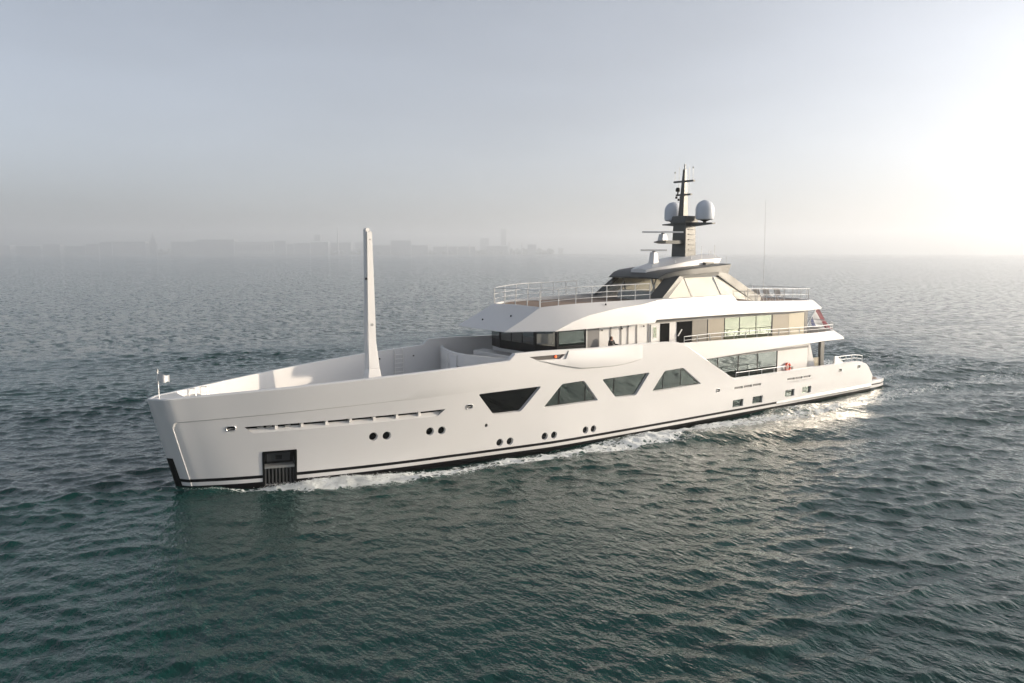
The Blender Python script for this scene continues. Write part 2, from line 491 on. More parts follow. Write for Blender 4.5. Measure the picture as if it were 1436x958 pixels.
# where the sheet is too coarse to carry the waves, the wave slopes come from noise instead
n3 = noise(0.75, 4, (1.5, 0.75, 1), -wind, rough=0.7)
ca = nt.nodes.new('ShaderNodeAttribute'); ca.attribute_name = 'coarse'
geo = nt.nodes.new('ShaderNodeNewGeometry')
v1 = nt.nodes.new('ShaderNodeVectorMath'); v1.operation = 'SUBTRACT'; v1.inputs[1].default_value = (.5, .5, .5)
v2 = nt.nodes.new('ShaderNodeVectorMath'); v2.operation = 'MULTIPLY'; v2.inputs[1].default_value = (1.6, 1.6, 0)
v3 = nt.nodes.new('ShaderNodeVectorMath'); v3.operation = 'SCALE'
v4 = nt.nodes.new('ShaderNodeVectorMath'); v4.operation = 'ADD'
v5 = nt.nodes.new('ShaderNodeVectorMath'); v5.operation = 'NORMALIZE'
nt.links.new(n3.outputs['Color'], v1.inputs[0]); nt.links.new(v1.outputs[0], v2.inputs[0]); nt.links.new(v2.outputs[0], v3.inputs[0])
nt.links.new(ca.outputs['Fac'], v3.inputs['Scale']); nt.links.new(v3.outputs[0], v4.inputs[0]); nt.links.new(geo.outputs['Normal'], v4.inputs[1])
nt.links.new(v4.outputs[0], v5.inputs[0]); nt.links.new(v5.outputs[0], bp1.inputs['Normal'])
nt.links.new(bp1.outputs[0], bp2.inputs['Normal'])
nt.links.new(bp2.outputs[0], b.inputs['Normal'])
b.inputs['Base Color'].default_value = (0.001, 0.035, 0.029, 1)
b.inputs['Roughness'].default_value = 0.06
b.inputs['IOR'].default_value = 1.333
fa = nt.nodes.new('ShaderNodeAttribute'); fa.attribute_name = 'foam'
fn = noise(2.6, 10, (0.6, 1.2, 1), rough=0.74)
vo = nt.nodes.new('ShaderNodeTexVoronoi'); vo.feature = 'DISTANCE_TO_EDGE'; vo.inputs['Scale'].default_value = 2.6
wz_ = nt.nodes.new('ShaderNodeMix'); wz_.data_type = 'RGBA'; wz_.blend_type = 'ADD'; wz_.inputs['Factor'].default_value = 0.35
fw_ = noise(2.0, 4)
nt.links.new(tc.outputs['Object'], wz_.inputs['A']); nt.links.new(fw_.outputs['Color'], wz_.inputs['B'])
nt.links.new(wz_.outputs['Result'], vo.inputs['Vector'])
def mathn(op, a, b10):
    n = nt.nodes.new('ShaderNodeMath'); n.operation = op
    for k, q in enumerate((a, b10)):
        if isinstance(q, (int, float)): n.inputs[k].default_value = q
        else: nt.links.new(q, n.inputs[k])
    return n.outputs[0]
lace = mathn('MULTIPLY', mathn('SUBTRACT', 0.16, vo.outputs['Distance']), 1.1)
nzv = mathn('MULTIPLY', mathn('SUBTRACT', fn.outputs['Fac'], 0.5), 1.5)
fsum = mathn('ADD', mathn('ADD', mathn('MULTIPLY', fa.outputs['Fac'], 0.95), lace), nzv)
ramp = nt.nodes.new('ShaderNodeMapRange'); ramp.interpolation_type = 'SMOOTHSTEP'
ramp.inputs['From Min'].default_value = 0.44; ramp.inputs['From Max'].default_value = 0.68
nt.links.new(fsum, ramp.inputs['Value'])
fb = nt.nodes.new('ShaderNodeBsdfDiffuse'); fb.inputs['Color'].default_value = (0.78, 0.80, 0.79, 1)
nt.links.new(bp2.outputs[0], fb.inputs['Normal'])
mixs = nt.nodes.new('ShaderNodeMixShader')
nt.links.new(ramp.outputs[0], mixs.inputs['Fac']); nt.links.new(b.outputs[0], mixs.inputs[1]); nt.links.new(fb.outputs[0], mixs.inputs[2])
nt.links.new(mixs.outputs[0], nt.nodes['Material Output'].inputs['Surface'])
# milky green water under the foam
mc = nt.nodes.new('ShaderNodeMix'); mc.data_type = 'RGBA'
mc.inputs['A'].default_value = (0.001, 0.035, 0.029, 1); mc.inputs['B'].default_value = (0.04, 0.09, 0.075, 1)
nt.links.new(fa.outputs['Fac'], mc.inputs['Factor']); nt.links.new(mc.outputs['Result'], b.inputs['Base Color'])
wm.materials.append(m)

# ================================================================== the yacht
YACHT = empty('motor_yacht', (30, 0, 0), 'long white motor yacht with trapezoid hull windows and dark mast', 'yacht')

def rpoly(pts, r=0.12, n=4):
    """Outline with rounded corners."""
    out = []
    N = len(pts)
    for i in range(N):
        p = Vector(pts[i]); a = Vector(pts[i - 1]); c = Vector(pts[(i + 1) % N])
        va = (a - p); vc = (c - p)
        rr = min(r, va.length * .45, vc.length * .45)
        q0 = p + va.normalized() * rr; q1 = p + vc.normalized() * rr
        for k in range(n + 1):
            t = k / n
            out.append(tuple(q0 * (1 - t) ** 2 + p * 2 * t * (1 - t) + q1 * t * t))
    return out

def delta(s):
    t = min(max(s / 20.0, 0), 1)
    return 0.06 * (1 - t * t * (3 - 2 * t))
def hy(s, z):
    """y of the port hull skin."""
    y = hb(s, z)
    if z < float(CR(s)) - 0.02 and s < 20: y -= delta(s)
    return -y

# ---- hull shell: outer skin, cap rail, inner bulwark and decks as one closed loft
us = [0, .04, .1, .16, .22, .35, .48, .57, .61, .65, .7, .76, .83, .9, 1.0, 1.3, 1.55, 1.6, 2.0, 2.4, 2.75, 2.8, 3.4, 4, 4.8, 5.6, 6.5, 7.5, 8.5, 9.5, 10.5, 11.5, 12.5, 13.4]
ss = [14.6, 15.6, 16.6, 17.6, 18.6, 18.75, 18.95, 19.15, 19.6, 20.1, 20.14, 21, 22, 23.5, 25, 26.5, 28, 29.4, 30.5, 31.6, 32.1, 32.6, 33, 33.3, 33.6, 33.63,
      33.9, 34.5, 35.1, 35.7, 36.3, 37, 37.7, 38.3, 38.55, 38.75, 39.5, 41, 43, 45, 47, 49, 51, 52.4, 53.6, 54.5, 55.1, 55.6, 56.1, 56.5, 56.9, 57.2, 57.5, 57.7]
us = us + [s - 0.6 for s in ss]
def deck_z(s, zt):
    if s < 2.15: return zt - 0.02
    if s < 3.38: return zt - 0.32
    if s < 20.12: return 3.8
    if s < 33.615: return 4.75
    return min(1.75, zt - 0.3)
stations = []
for u in us:
    st0 = s_of(u, 4.7)
    zt = ztop(st0)
    s_top = s_of(u, zt)
    zc = float(CR(st0)); zc = min(zc, 0.5 + (zt - 0.5) * 0.72)
    rec0 = delta(st0)
    def rec_at(d): return rec0 if u > 0.6 + max(0, 0.38 - math.sqrt(max(0, 0.38 ** 2 - max(0, 0.38 - d) ** 2))) else 0.0
    rec = rec_at(9)
    pts = [(s_of(u, -1.2), 0, -1.2), (s_of(u, -1.2), -0.8 * hbu(u, -1.2), -1.2)]
    dz = -0.09 * min(max((st0 - 15) / 8.0, 0), 1)
    for z in (-0.6, 0.0, 0.22 + dz, 0.41 + dz, 0.57 + dz): pts.append((s_of(u, z), -max(hbu(u, z) - rec, 0.0), z))
    for t in (.22, .44, .66, .88):
        z = 0.57 + (zc - 0.035 - 0.57) * t
        pts.append((s_of(u, z), -max(hbu(u, z) - rec, 0), z))
    for d in (.32, .24, .16, .09, .035):
        z = zc - d; pts.append((s_of(u, z), -max(hbu(u, z) - rec_at(d), 0), z))
    for t in (0, .33, .66):
        z = zc + (zt - 0.06 - zc) * t
        pts.append((s_of(u, z), -hbu(u, z), z))
    btop = hbu(u, zt)
    if st0 > 56.9: btop *= 0.985
    z = zt - 0.06; pts.append((s_of(u, z), -btop, z))
    pts.append((s_top, -max(btop - 0.06, 0), zt))
    yi = max(btop - (0.27 if st0 < 33.6 else 0.22), 0.0)
    zd = deck_z(st0, zt)
    pts.append((s_top, -yi, zt)); pts.append((s_top, -max(yi - 0.01, 0), zd)); pts.append((s_top, 0, zd))
    stations.append(pts)
nrow = len(stations[0]) - 1
rowmat = [1, 1, 1, 1, 0, 2] + [0] * (nrow - 6)
rowmat[-1] = 3
DECKP = paint('pale_grey_deck', (0.6, 0.6, 0.59), 0.55, var=0.05)
hull = MB().loft(stations, rowmat).build('hull', [WHITE, ANTIFOUL, BLACK, DECKP], YACHT)
# chamfered tip of the bow platform and other openings are cut from the solid hull
cut = MB()
def cut_poly(poly, depth, out=0.35):
    cut.slab([(s, hy(s, z) - out, z) for s, z in poly], [(s, hy(s, z) + depth, z) for s, z in poly])
def inset(poly, d):
    """Move every side of a convex outline inwards by d."""
    n = len(poly); A = sum(poly[i][0] * poly[(i + 1) % n][1] - poly[(i + 1) % n][0] * poly[i][1] for i in range(n))
    sg = 1 if A > 0 else -1
    L = []
    for i in range(n):
        p = Vector(poly[i]); q = Vector(poly[(i + 1) % n]); t = (q - p).normalized(); nn = Vector((-t.y, t.x)) * sg
        L.append((p + nn * d, t))
    out = []
    for i in range(n):
        (p, t), (q, u) = L[i - 1], L[i]
        den = t.x * u.y - t.y * u.x
        k = ((q.x - p.x) * u.y - (q.y - p.y) * u.x) / den
        out.append((p.x + t.x * k, p.y + t.y * k))
    return out
def cut_splayed(pa, pb, depth, out=0.35):
    cut.slab([(s, hy(s, z) - out, z) for s, z in pa], [(s, hy(s, z) + depth, z) for s, z in pb])
WIN = [[(16.72, 3.9), (21.08, 3.95), (19.67, 2.58), (17.81, 2.6)],
       [(21.25, 2.6), (22.62, 3.93), (24.36, 3.97), (25.6, 2.6)],
       [(25.83, 3.91), (30.02, 3.98), (28.85, 2.58), (27.07, 2.62)],
       [(30.27, 2.65), (31.41, 3.96), (33.22, 4.01), (35.15, 2.72)]]
for w in WIN: cut_splayed(rpoly(inset(w, -0.0875), 0.2), rpoly(inset(w, 0.05), 0.14), 0.2, 0.35)
PORT = [(10.81, 2.10), (11.52, 2.08), (13.91, 2.07), (14.6, 2.05), (18.37, .88), (19.06, .87), (21.49, .86), (22.18, .85), (24.65, .84), (25.3, .83)]
def circ(s, z, r, n=20): return [(s + r * math.cos(2 * math.pi * k / n), z + r * math.sin(2 * math.pi * k / n)) for k in range(n)]
for s, z in PORT: cut_splayed(circ(s, z, 0.30), circ(s, z, 0.19), 0.15, 0.30)
DRAIN = [(17.38, 2.02)]
for s, z in DRAIN: cut_poly(circ(s, z, 0.10), 0.12)
FAIR = [(4.03, 3.06, .2, .12), (16.21, 3.24, .2, .12), (36.97, 2.07, .17, .13), (52.38, 2.17, .19, .15), (55.24, 2.21, .19, .15)]
for s, z, a, h in FAIR: cut_poly(rpoly([(s - a, z - h), (s + a, z - h), (s + a, z + h), (s - a, z + h)], .09), 0.22)
VENT = [(38.77 + i * 1.06, 2.045 + i * .005) for i in range(3)] + [(45.08 + i * 1.05, 2.09 - i * .005) for i in range(3)]
for s, z in VENT: cut_poly([(s, z - .085), (s + .95, z - .085), (s + .95, z + .085), (s, z + .085)], 0.1)
SQ = [(39.33, .89), (41.6, .9), (45.59, .98), (47.81, 1.0)]
for s, z in SQ: cut_poly(rpoly([(s - .6, z - .27), (s + .6, z - .27), (s + .6, z + .27), (s - .6, z + .27)], .05), 0.18)
SLOT = [(4.63, 3.10), (5.0, 2.74), (14.3, 2.89), (14.75, 3.25)]
cut_poly(SLOT, 0.34)
ANCH = rpoly([(5.48, 1.77), (7.0, 1.72), (6.95, .02), (5.42, .02)], .1)
cut_poly(ANCH, 0.38)
NAV = [(20.13, 5.74), (22.86, 5.72), (22.42, 5.45), (20.71, 5.5)]
cut_poly(NAV, 0.2)
PANEL = [(52.75, 1.2), (57.5, 1.21), (57.3, .8), (52.78, .8)]
cut_poly(PANEL, 0.05)
c_o = cut.build('cutter', [WHITE], merge=False)
md = hull.modifiers.new('cut', 'BOOLEAN'); md.operation = 'DIFFERENCE'; md.object = c_o; md.solver = 'EXACT'
dg = bpy.context.evaluated_depsgraph_get()
hm2 = bpy.data.meshes.new_from_object(hull.evaluated_get(dg))
hull.modifiers.clear(); hull.data = hm2; hm2.name = 'hull'
bpy.data.objects.remove(c_o)
hm2.polygons.foreach_set('use_smooth', [True] * len(hm2.polygons))
hm2.set_sharp_from_angle(angle=math.radians(24))

def plate(poly, dep, th=0.04):
    """Thin panel lying dep inside the port hull skin."""
    return MB().slab([(s, hy(s, z) + dep, z) for s, z in poly], [(s, hy(s, z) + dep + th, z) for s, z in poly])
def shrink(poly, d):
    cx = sum(p[0] for p in poly) / len(poly); cz = sum(p[1] for p in poly) / len(poly)
    out = []
    for p in poly:
        v = Vector((p[0] - cx, p[1] - cz)); l = v.length
        v = v * ((l - d) / l); out.append((cx + v.x, cz + v.y))
    return out

# hull windows: one pane group each, with a thin black frame
MULL = [[], [22.55, 24.6], [27.0, 28.85], [31.45, 33.15]]
for i, w in enumerate(WIN):
    wp = rpoly(inset(w, 0.042), 0.13)
    fr = plate(wp, 0.175, 0.04).build('window', [BLACK], YACHT)
    if i == 0: fr['label'] = 'wide black hull window nearest the bow'
    inn = rpoly(inset(w, 0.072), 0.11)
    gm = plate(inn, 0.16, 0.03).build('pane', [GLASS_D if i == 0 else GLASS_H], fr)
    for sx in MULL[i]:
        mb = MB()
        zs = [z for s, z in inn]
        zlo, zhi = min(zs), max(zs)
        def span(sx):
            c = []
            for k in range(len(w)):
                a, b2 = w[k], w[(k + 1) % len(w)]
                if (a[0] - sx) * (b2[0] - sx) < 0:
                    t = (sx - a[0]) / (b2[0] - a[0]); c.append(a[1] + t * (b2[1] - a[1]))
            return (min(c) + .08, max(c) - .08) if len(c) >= 2 else None
        sp = span(sx)
        if sp:
            mb.slab([(sx - .035, hy(sx, z) + .148, z) for z in sp] + [(sx + .035, hy(sx, z) + .148, z) for z in sp[::-1]],
                    [(sx - .035, hy(sx, z) + .19, z) for z in sp] + [(sx + .035, hy(sx, z) + .19, z) for z in sp[::-1]])
            mb.build('mullion', [BLACK], fr)
for s, z in PORT:
    p = plate(circ(s, z, 0.196), 0.12, 0.04).build('porthole', [BLACK], YACHT)
    plate(circ(s, z, 0.16), 0.108, 0.02).build('pane', [GLASS_D], p)
for s, z in DRAIN: plate(circ(s, z, 0.105), 0.09, 0.03).build('overboard_outlet', [BLACK], YACHT)
for s, z, a, h in FAIR:
    outl = rpoly([(s - a, z - h), (s + a, z - h), (s + a, z + h), (s - a, z + h)], .09)
    mb = MB()
    ring = [(Vector((q[0], hy(*q) - .012, q[1]))) for q in outl]
    mb.tube(ring + [ring[0]], 0.022, 6)
    f = mb.build('fairlead', [STEEL], YACHT, smooth=40)
    plate(shrink(outl, -.01), 0.17, 0.04).build('backing', [BLACK], f)
    MB().tube([(s - a * .7, hy(s, z) + .06, z - h * .25), (s + a * .7, hy(s, z) + .06, z - h * .25)], .03, 8).build('roller', [ALU], f, smooth=40)
for s, z in VENT: plate([(s - .01, z - .095), (s + .96, z - .095), (s + .96, z + .095), (s - .01, z + .095)], 0.06, .03).build('vent', [CHAR2], YACHT)
for s, z in SQ:
    p = plate([(s - .61, z - .28), (s + .61, z - .28), (s + .61, z + .28), (s - .61, z + .28)], 0.15, .03).build('square_port', [BLACK], YACHT)
    plate([(s - .58, z - .25), (s + .58, z - .25), (s + .58, z + .25), (s - .58, z + .25)], 0.13, .02).build('pane', [GLASS_H], p)
plate(shrink(PANEL, -.01), 0.035, .03).build('stern_panel', [GLASS_H], YACHT)

# long mooring slot in the bow: black panel for the shade in the openings, over a sloping white ledge
def lerp(a, b, t): return tuple(p + (q - p) * t for p, q in zip(a, b))
top = lambda t: lerp(SLOT[0], SLOT[3], t)
bot = lambda t: lerp(SLOT[1], SLOT[2], t)
mb = MB(); bk = MB(); dv = MB()
N = 24
for i in range(N):
    a, b2 = i / N, (i + 1) / N
    qa, qb = lerp(bot(a), top(a), .6), lerp(bot(b2), top(b2), .6)
    pa, pb = bot(a), bot(b2)
    mb.slab([(pa[0], hy(*pa) + .004, pa[1] + .004), (pb[0], hy(*pb) + .004, pb[1] + .004), (pb[0], hy(*pb) + .33, pb[1] + .004), (pa[0], hy(*pa) + .33, pa[1] + .004)],
            [(pa[0], hy(*pa) + .008, pa[1] + .012), (pb[0], hy(*pb) + .008, pb[1] + .012), (qb[0], hy(*qb) + .25, qb[1]), (qa[0], hy(*qa) + .25, qa[1])])
    ta, tb = top(a), top(b2)
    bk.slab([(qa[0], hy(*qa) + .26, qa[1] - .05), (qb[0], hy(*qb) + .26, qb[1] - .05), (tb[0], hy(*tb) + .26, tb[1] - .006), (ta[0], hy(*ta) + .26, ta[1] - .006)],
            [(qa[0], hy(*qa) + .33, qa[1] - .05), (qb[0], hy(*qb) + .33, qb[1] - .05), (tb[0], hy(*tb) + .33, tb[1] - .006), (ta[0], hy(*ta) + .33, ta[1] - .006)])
slot = mb.build('mooring_slot', [WHITE2], YACHT)
bk.build('opening_shade_panel', [DARKIN], slot)  # shade behind the slot, put in as a black panel
for sx in (6.09, 7.30, 8.48, 9.67, 10.88, 12.08, 13.30):
    t = (sx - 4.8) / 9.75
    q0, q1 = lerp(bot(t), top(t), .35), lerp(bot(t), top(t), .99)
    MB().slab([(sx - .07, hy(sx, z) + .09, z) for z in (q0[1], q1[1])] + [(sx + .07, hy(sx, z) + .09, z) for z in (q1[1], q0[1])],
              [(sx - .07, hy(sx, z) + .28, z) for z in (q0[1], q1[1])] + [(sx + .07, hy(sx, z) + .28, z) for z in (q1[1], q0[1])]).build('slot_divider', [WHITE2], slot)
for sx in (5.25, 5.65, 6.5):
    MB().tube([(sx, hy(sx, 3) + .16, 2.98), (sx + .3, hy(sx, 3) + .16, 3.02)], .05, 8).build('bollard', [ALU], slot, smooth=40)

# anchor pocket with the stowed anchor
ap = plate(rpoly([(5.46, 1.79), (7.02, 1.74), (6.97, -.1), (5.40, -.1)], .1), .33, .05).build('anchor_pocket', [BLACK], YACHT)
def rect(s0, s1, z0, z1, d, th): return plate([(s0, z0), (s1, z0), (s1, z1), (s0, z1)], d, th)
mb = MB()
for a, b2, c, d2 in ((5.43, 6.99, 1.70, 1.78), (5.40, 5.49, -.05, 1.74), (6.91, 7.0, -.05, 1.72)):
    mb.slab([(a, hy(a, c) - .03, c), (b2, hy(b2, c) - .03, c), (b2, hy(b2, d2) - .03, d2), (a, hy(a, d2) - .03, d2)],
            [(a, hy(a, c) + .1, c), (b2, hy(b2, c) + .1, c), (b2, hy(b2, d2) + .1, d2), (a, hy(a, d2) + .1, d2)])
mb.build('pocket_frame', [BLACK], ap)
GREYST = paint('dull_grey_steel', (0.04, 0.042, 0.045), 0.45, metal=0.4, var=0.25, scale=6)
anc = rect(5.66, 6.75, 1.2, 1.62, .2, .14).build('anchor', [GREYST], ap)
rect(6.05, 6.35, 1.3, 1.5, .16, .05).build('shank_eye', [BLACK], ap)
mb = MB(); mb.slab([(5.5, hy(5.5, .95) + .05, .86), (6.92, hy(6.9, .95) + .05, .86), (6.92, hy(6.9, .95) + .05, .98), (5.5, hy(5.5, .95) + .05, .98)],
                   [(5.5, hy(5.5, .95) + .32, .98), (6.92, hy(6.9, .95) + .32, .98), (6.92, hy(6.9, .95) + .32, 1.06), (5.5, hy(5.5, .95) + .32, 1.06)])
mb.build('anchor_ledge', [ALU], ap)
mb = MB()
for k in range(9):
    sx = 5.52 + k * .165
    mb.slab([(sx, hy(sx, .85) + .06, .88), (sx + .085, hy(sx, .85) + .06, .88), (sx + .085, hy(sx, -.1) + .02, -.15), (sx, hy(sx, -.1) + .02, -.15)],
            [(sx, hy(sx, .85) + .16, .88), (sx + .085, hy(sx, .85) + .16, .88), (sx + .085, hy(sx, -.1) + .16, -.15), (sx, hy(sx, -.1) + .16, -.15)])
mb.build('rubbing_plate', [GREYST], ap)

# black guard on the stem
def guard_side(sg):
    mb = MB()
    zs = [1.63, 1.2, .8, .4, .0, -.4]
    uu = [0, .04, .1, .16, .22]
    g = []
    for iz, z in enumerate(zs):
        for u in uu:
            uu2 = u * (1.0 + 0.15 * iz / 5)
            g.append((s_of(uu2, z) - .012, sg * (hbu(uu2, z) + .006 * (u > 0)), z))
    n = len(uu)
    for i in range(len(zs) - 1):
        for k in range(n - 1): mb.f.append((i * n + k, i * n + k + 1, (i + 1) * n + k + 1, (i + 1) * n + k)); mb.m.append(0)
    mb.v = g
    return mb
a = guard_side(-1); b2 = guard_side(1); a.add(b2.v, b2.f)
sg_o = a.build('stem_guard', [BLACK], YACHT, smooth=50)
sol = sg_o.data

# swim platform
mb = MB()
def plat(z0, z1, g=0.0, mi=0):
    P = [(57.4, -4.35 - g), (59.3, -4.3 - g), (60.2, -4.05 - g), (60.45 + g, -3.3), (60.45 + g, 3.3), (60.2, 4.05 + g), (59.3, 4.3 + g), (57.4, 4.35 + g)]
    mb.prism(P, z0, z1, mi)
plat(.12, .33); plat(.335, .46, -.03, 1); plat(.465, .74, .02)
pl = mb.build('swim_platform', [WHITE, BLACK], YACHT)
MB().prism([(57.72, -4.0), (59.4, -3.95), (60.1, -3.3), (60.1, 3.3), (59.4, 3.95), (57.72, 4.0)], .742, .755).build('platform_deck', [TEAK], pl)
# long strake low on the quarter
mb = MB()
prev = None
for s in np.linspace(44, 57.5, 14):
    y = hy(s, .42); d = 0.09 * min(1, (s - 44) / 6)
    sec = [(s, y + .05, .52), (s, y - d, .50), (s, y - d - .02, .34), (s, y + .05, .14)]
    if prev: mb.slab(prev, sec)
    prev = sec
mb.build('rubbing_strake', [WHITE], YACHT)

# bulging bridge wing on the bulwark
wz = pchip([20.5, 20.9, 23.1, 24.4, 26.6, 28.7, 29.3], [5.55, 5.47, 4.98, 4.79, 4.74, 4.89, 5.0])
mb = MB(); sec0 = None
for s in np.linspace(20.55, 29.3, 36):
    t = (s - 20.55) / 8.75
    d = 0.17 * max(math.sin(math.pi * t), 0) ** 0.8
    zb = float(wz(s)); zt = ztop(s) - 0.07
    zn = min(zt - .02, max(zb + .03, 5.78 if s < 22.9 else zb)) if s < 22.9 else zb
    y0 = hb(s, zt)
    if s < 22.9:   # below the nav light slot only
        zt2 = min(zt, 5.43 + 0.0 * s); zt2 = max(zt2, zb + .02)
    else: zt2 = zt
    yb = hb(s, zb)
    sec = [(s, -(hb(s, zt2) - .02), zt2), (s, -(hb(s, zt2) + d * (0.35 if zt2 > 5.6 else .8)), zt2), (s, -(hb(s, (zb + zt2) / 2) + d * .85), (zb + zt2) / 2), (s, -(yb + d), zb + .02), (s, -(yb + d * .93), zb - .015), (s, -(yb - .04), zb - .1)]
    if sec0: mb.slab(sec0, sec)
    sec0 = sec
wing = mb.build('bridge_wing', [WHITE], YACHT, smooth=30)
nav = plate(shrink(NAV, -.01), .12, .05).build('light_recess', [paint('recess_brown', (0.035, 0.03, 0.026), .5)], YACHT)
MB().lathe([(.05, 0), (.06, .03), (.06, .1), (.03, .13)], (22.15, hy(22.15, 5.6) + .07, 5.54), 10).build('port_light', [LAMP_R], nav)

# ---- foredeck: breakwater, coaming, crane, ladder, hoops
mb = MB()
arcp = [(20.2, 4.72), (19.75, 4.2), (19.2, 3.1), (18.75, 1.8), (18.5, .6), (18.5, -.6), (18.75, -1.8), (19.2, -3.1), (19.75, -4.2), (20.2, -4.72)]
mb.prism([(x, y) for x, y in arcp] + [(20.3, -4.72), (20.3, 4.72)], 3.75, 4.78)
for k in range(len(arcp) - 1):
    a, b2 = arcp[k], arcp[k + 1]
    mb.slab([(a[0], a[1], 4.70), (b2[0], b2[1], 4.70), (b2[0] + .2, b2[1], 4.70), (a[0] + .2, a[1], 4.70)],
            [(a[0], a[1], 5.56), (b2[0], b2[1], 5.56), (b2[0] + .2, b2[1], 5.56), (a[0] + .2, a[1], 5.56)])
brk = mb.build('breakwater', [WHITE2], YACHT, smooth=30)
MB().box(18.42, 18.50, .15, .85, 4.0, 5.4).build('breakwater_door', [paint('pale_door', (.62, .62, .62), .4)], brk)
MB().tube([(18.55, 1.35, 4.0), (18.52, 1.35, 5.45), (18.62, 1.35, 5.5)], .03).build('grab_rail', [STEEL], brk)
MB().prism([(21.5, -2.9), (22.6, -3.3), (22.6, 3.3), (21.5, 2.9)], 4.74, 5.3).build('coaming', [WHITE2], YACHT, bevel=.04)

def crane():
    mb = MB()
    mb.slab([(12.05, -.5, 3.78), (13.15, -.5, 3.78), (13.15, .5, 3.78), (12.05, .5, 3.78)],
            [(12.32, -.26, 5.15), (13.0, -.26, 5.15), (13.0, .26, 5.15), (12.32, .26, 5.15)])
    mb.slab([(12.32, -.262, 5.14), (13.0, -.262, 5.14), (13.0, .262, 5.14), (12.32, .262, 5.14)],
            [(12.32, -.2, 7.2), (12.78, -.2, 7.2), (12.78, .2, 7.2), (12.32, .2, 7.2)])
    base = mb.build('crane', [WHITE2], YACHT, bevel=.03)
    base['label'] = 'tall white crane boom folded upright on the foredeck'
    mb = MB()
    prof = [(12.36, 5.06), (12.46, 4.98), (12.6, 4.96), (12.76, 5.02), (12.84, 5.2), (12.81, 7.8), (12.75, 10.5), (12.69, 12.85), (12.6, 12.92), (12.48, 12.86), (12.38, 12.9), (12.34, 8)]
    for sy in (-1, 1): mb.side(prof, sy * .16, sy * .21)
    boom = mb.build('boom_cheek', [WHITE2], base, bevel=.012)
    MB().slab([(12.27, -.2, 5.2), (12.76, -.2, 5.2), (12.76, .2, 5.2), (12.27, .2, 5.2)],
              [(12.33, -.155, 12.9), (12.6, -.155, 12.8), (12.6, .155, 12.8), (12.33, .155, 12.9)]).build('boom', [WHITE2], base, bevel=.02)
    for z in (5.2, 7.66):
        MB().lathe([(.001, -.02), (.08, -.02), (.08, .02), (.05, .03)][::-1], (12.59, -.215, z), 14, axis='y').build('pin', [ALU], base)
    MB().lathe([(.02, -.15), (.13, -.15), (.13, -.08), (.1, 0), (.13, .08), (.13, .15), (.02, .15)], (12.46, 0, 12.96), 16, axis='y').build('sheave', [WHITE2], base)
    MB().lathe([(.02, -.31), (.05, -.31), (.05, -.29), (.02, -.29)], (12.56, .09, 12.45), 10, axis='y').build('pin', [ALU], base)
    MB().box(12.24, 12.34, -.24, -.15, 10.2, 10.32).build('boom_lamp', [BLACK], base)
crane()

lad = MB()
for sx in (16.5, 17.1): lad.tube([(sx, 4.5, 3.8), (sx, 4.5, 5.42), (sx, 4.62, 5.56), (sx, 4.75, 5.5)], .028)
for k in range(5): lad.tube([(16.5, 4.5, 4.05 + k * .28), (17.1, 4.5, 4.05 + k * .28)], .022)
lad.build('ladder', [STEEL], YACHT, smooth=40)
for sx, yy in ((2.72, .62), (3.35, .85)):
    MB().tube([(sx, yy, 4.4), (sx, yy, 4.82), (sx + .05, yy - .03, 4.88), (sx + .25, yy - .1, 4.88), (sx + .3, yy - .13, 4.82), (sx + .3, yy - .13, 4.4)], .028).build('grab_rail', [STEEL], YACHT, smooth=40)
MB().slab([(5.5, 2.22, 4.35), (6.0, 2.38, 4.35), (6.0, 2.44, 4.35), (5.5, 2.3, 4.35)], [(5.5, 2.22, 4.82), (6.0, 2.38, 4.82), (6.0, 2.44, 4.82), (5.5, 2.3, 4.82)]).build('bulwark_locker', [paint('locker_grey', (.6, .58, .55), .4)], YACHT)
for p in ((15.4, 4.44, 5.0), (17.95, 4.6, 5.0)):
    MB().lathe([(.01, 0), (.05, 0), (.05, .05), (.01, .06)], p, 8, axis='y').build('deck_light', [BLACK], YACHT)
st = MB().tube([(1.15, 0, 4.62), (1.13, 0, 5.98)], .03, 8).build('jackstaff', [STEEL], YACHT, smooth=40)
MB().lathe([(.05, 0), (.05, .1), (.02, .14)], (1.13, 0, 5.95), 8).build('staff_light', [ALU], st)

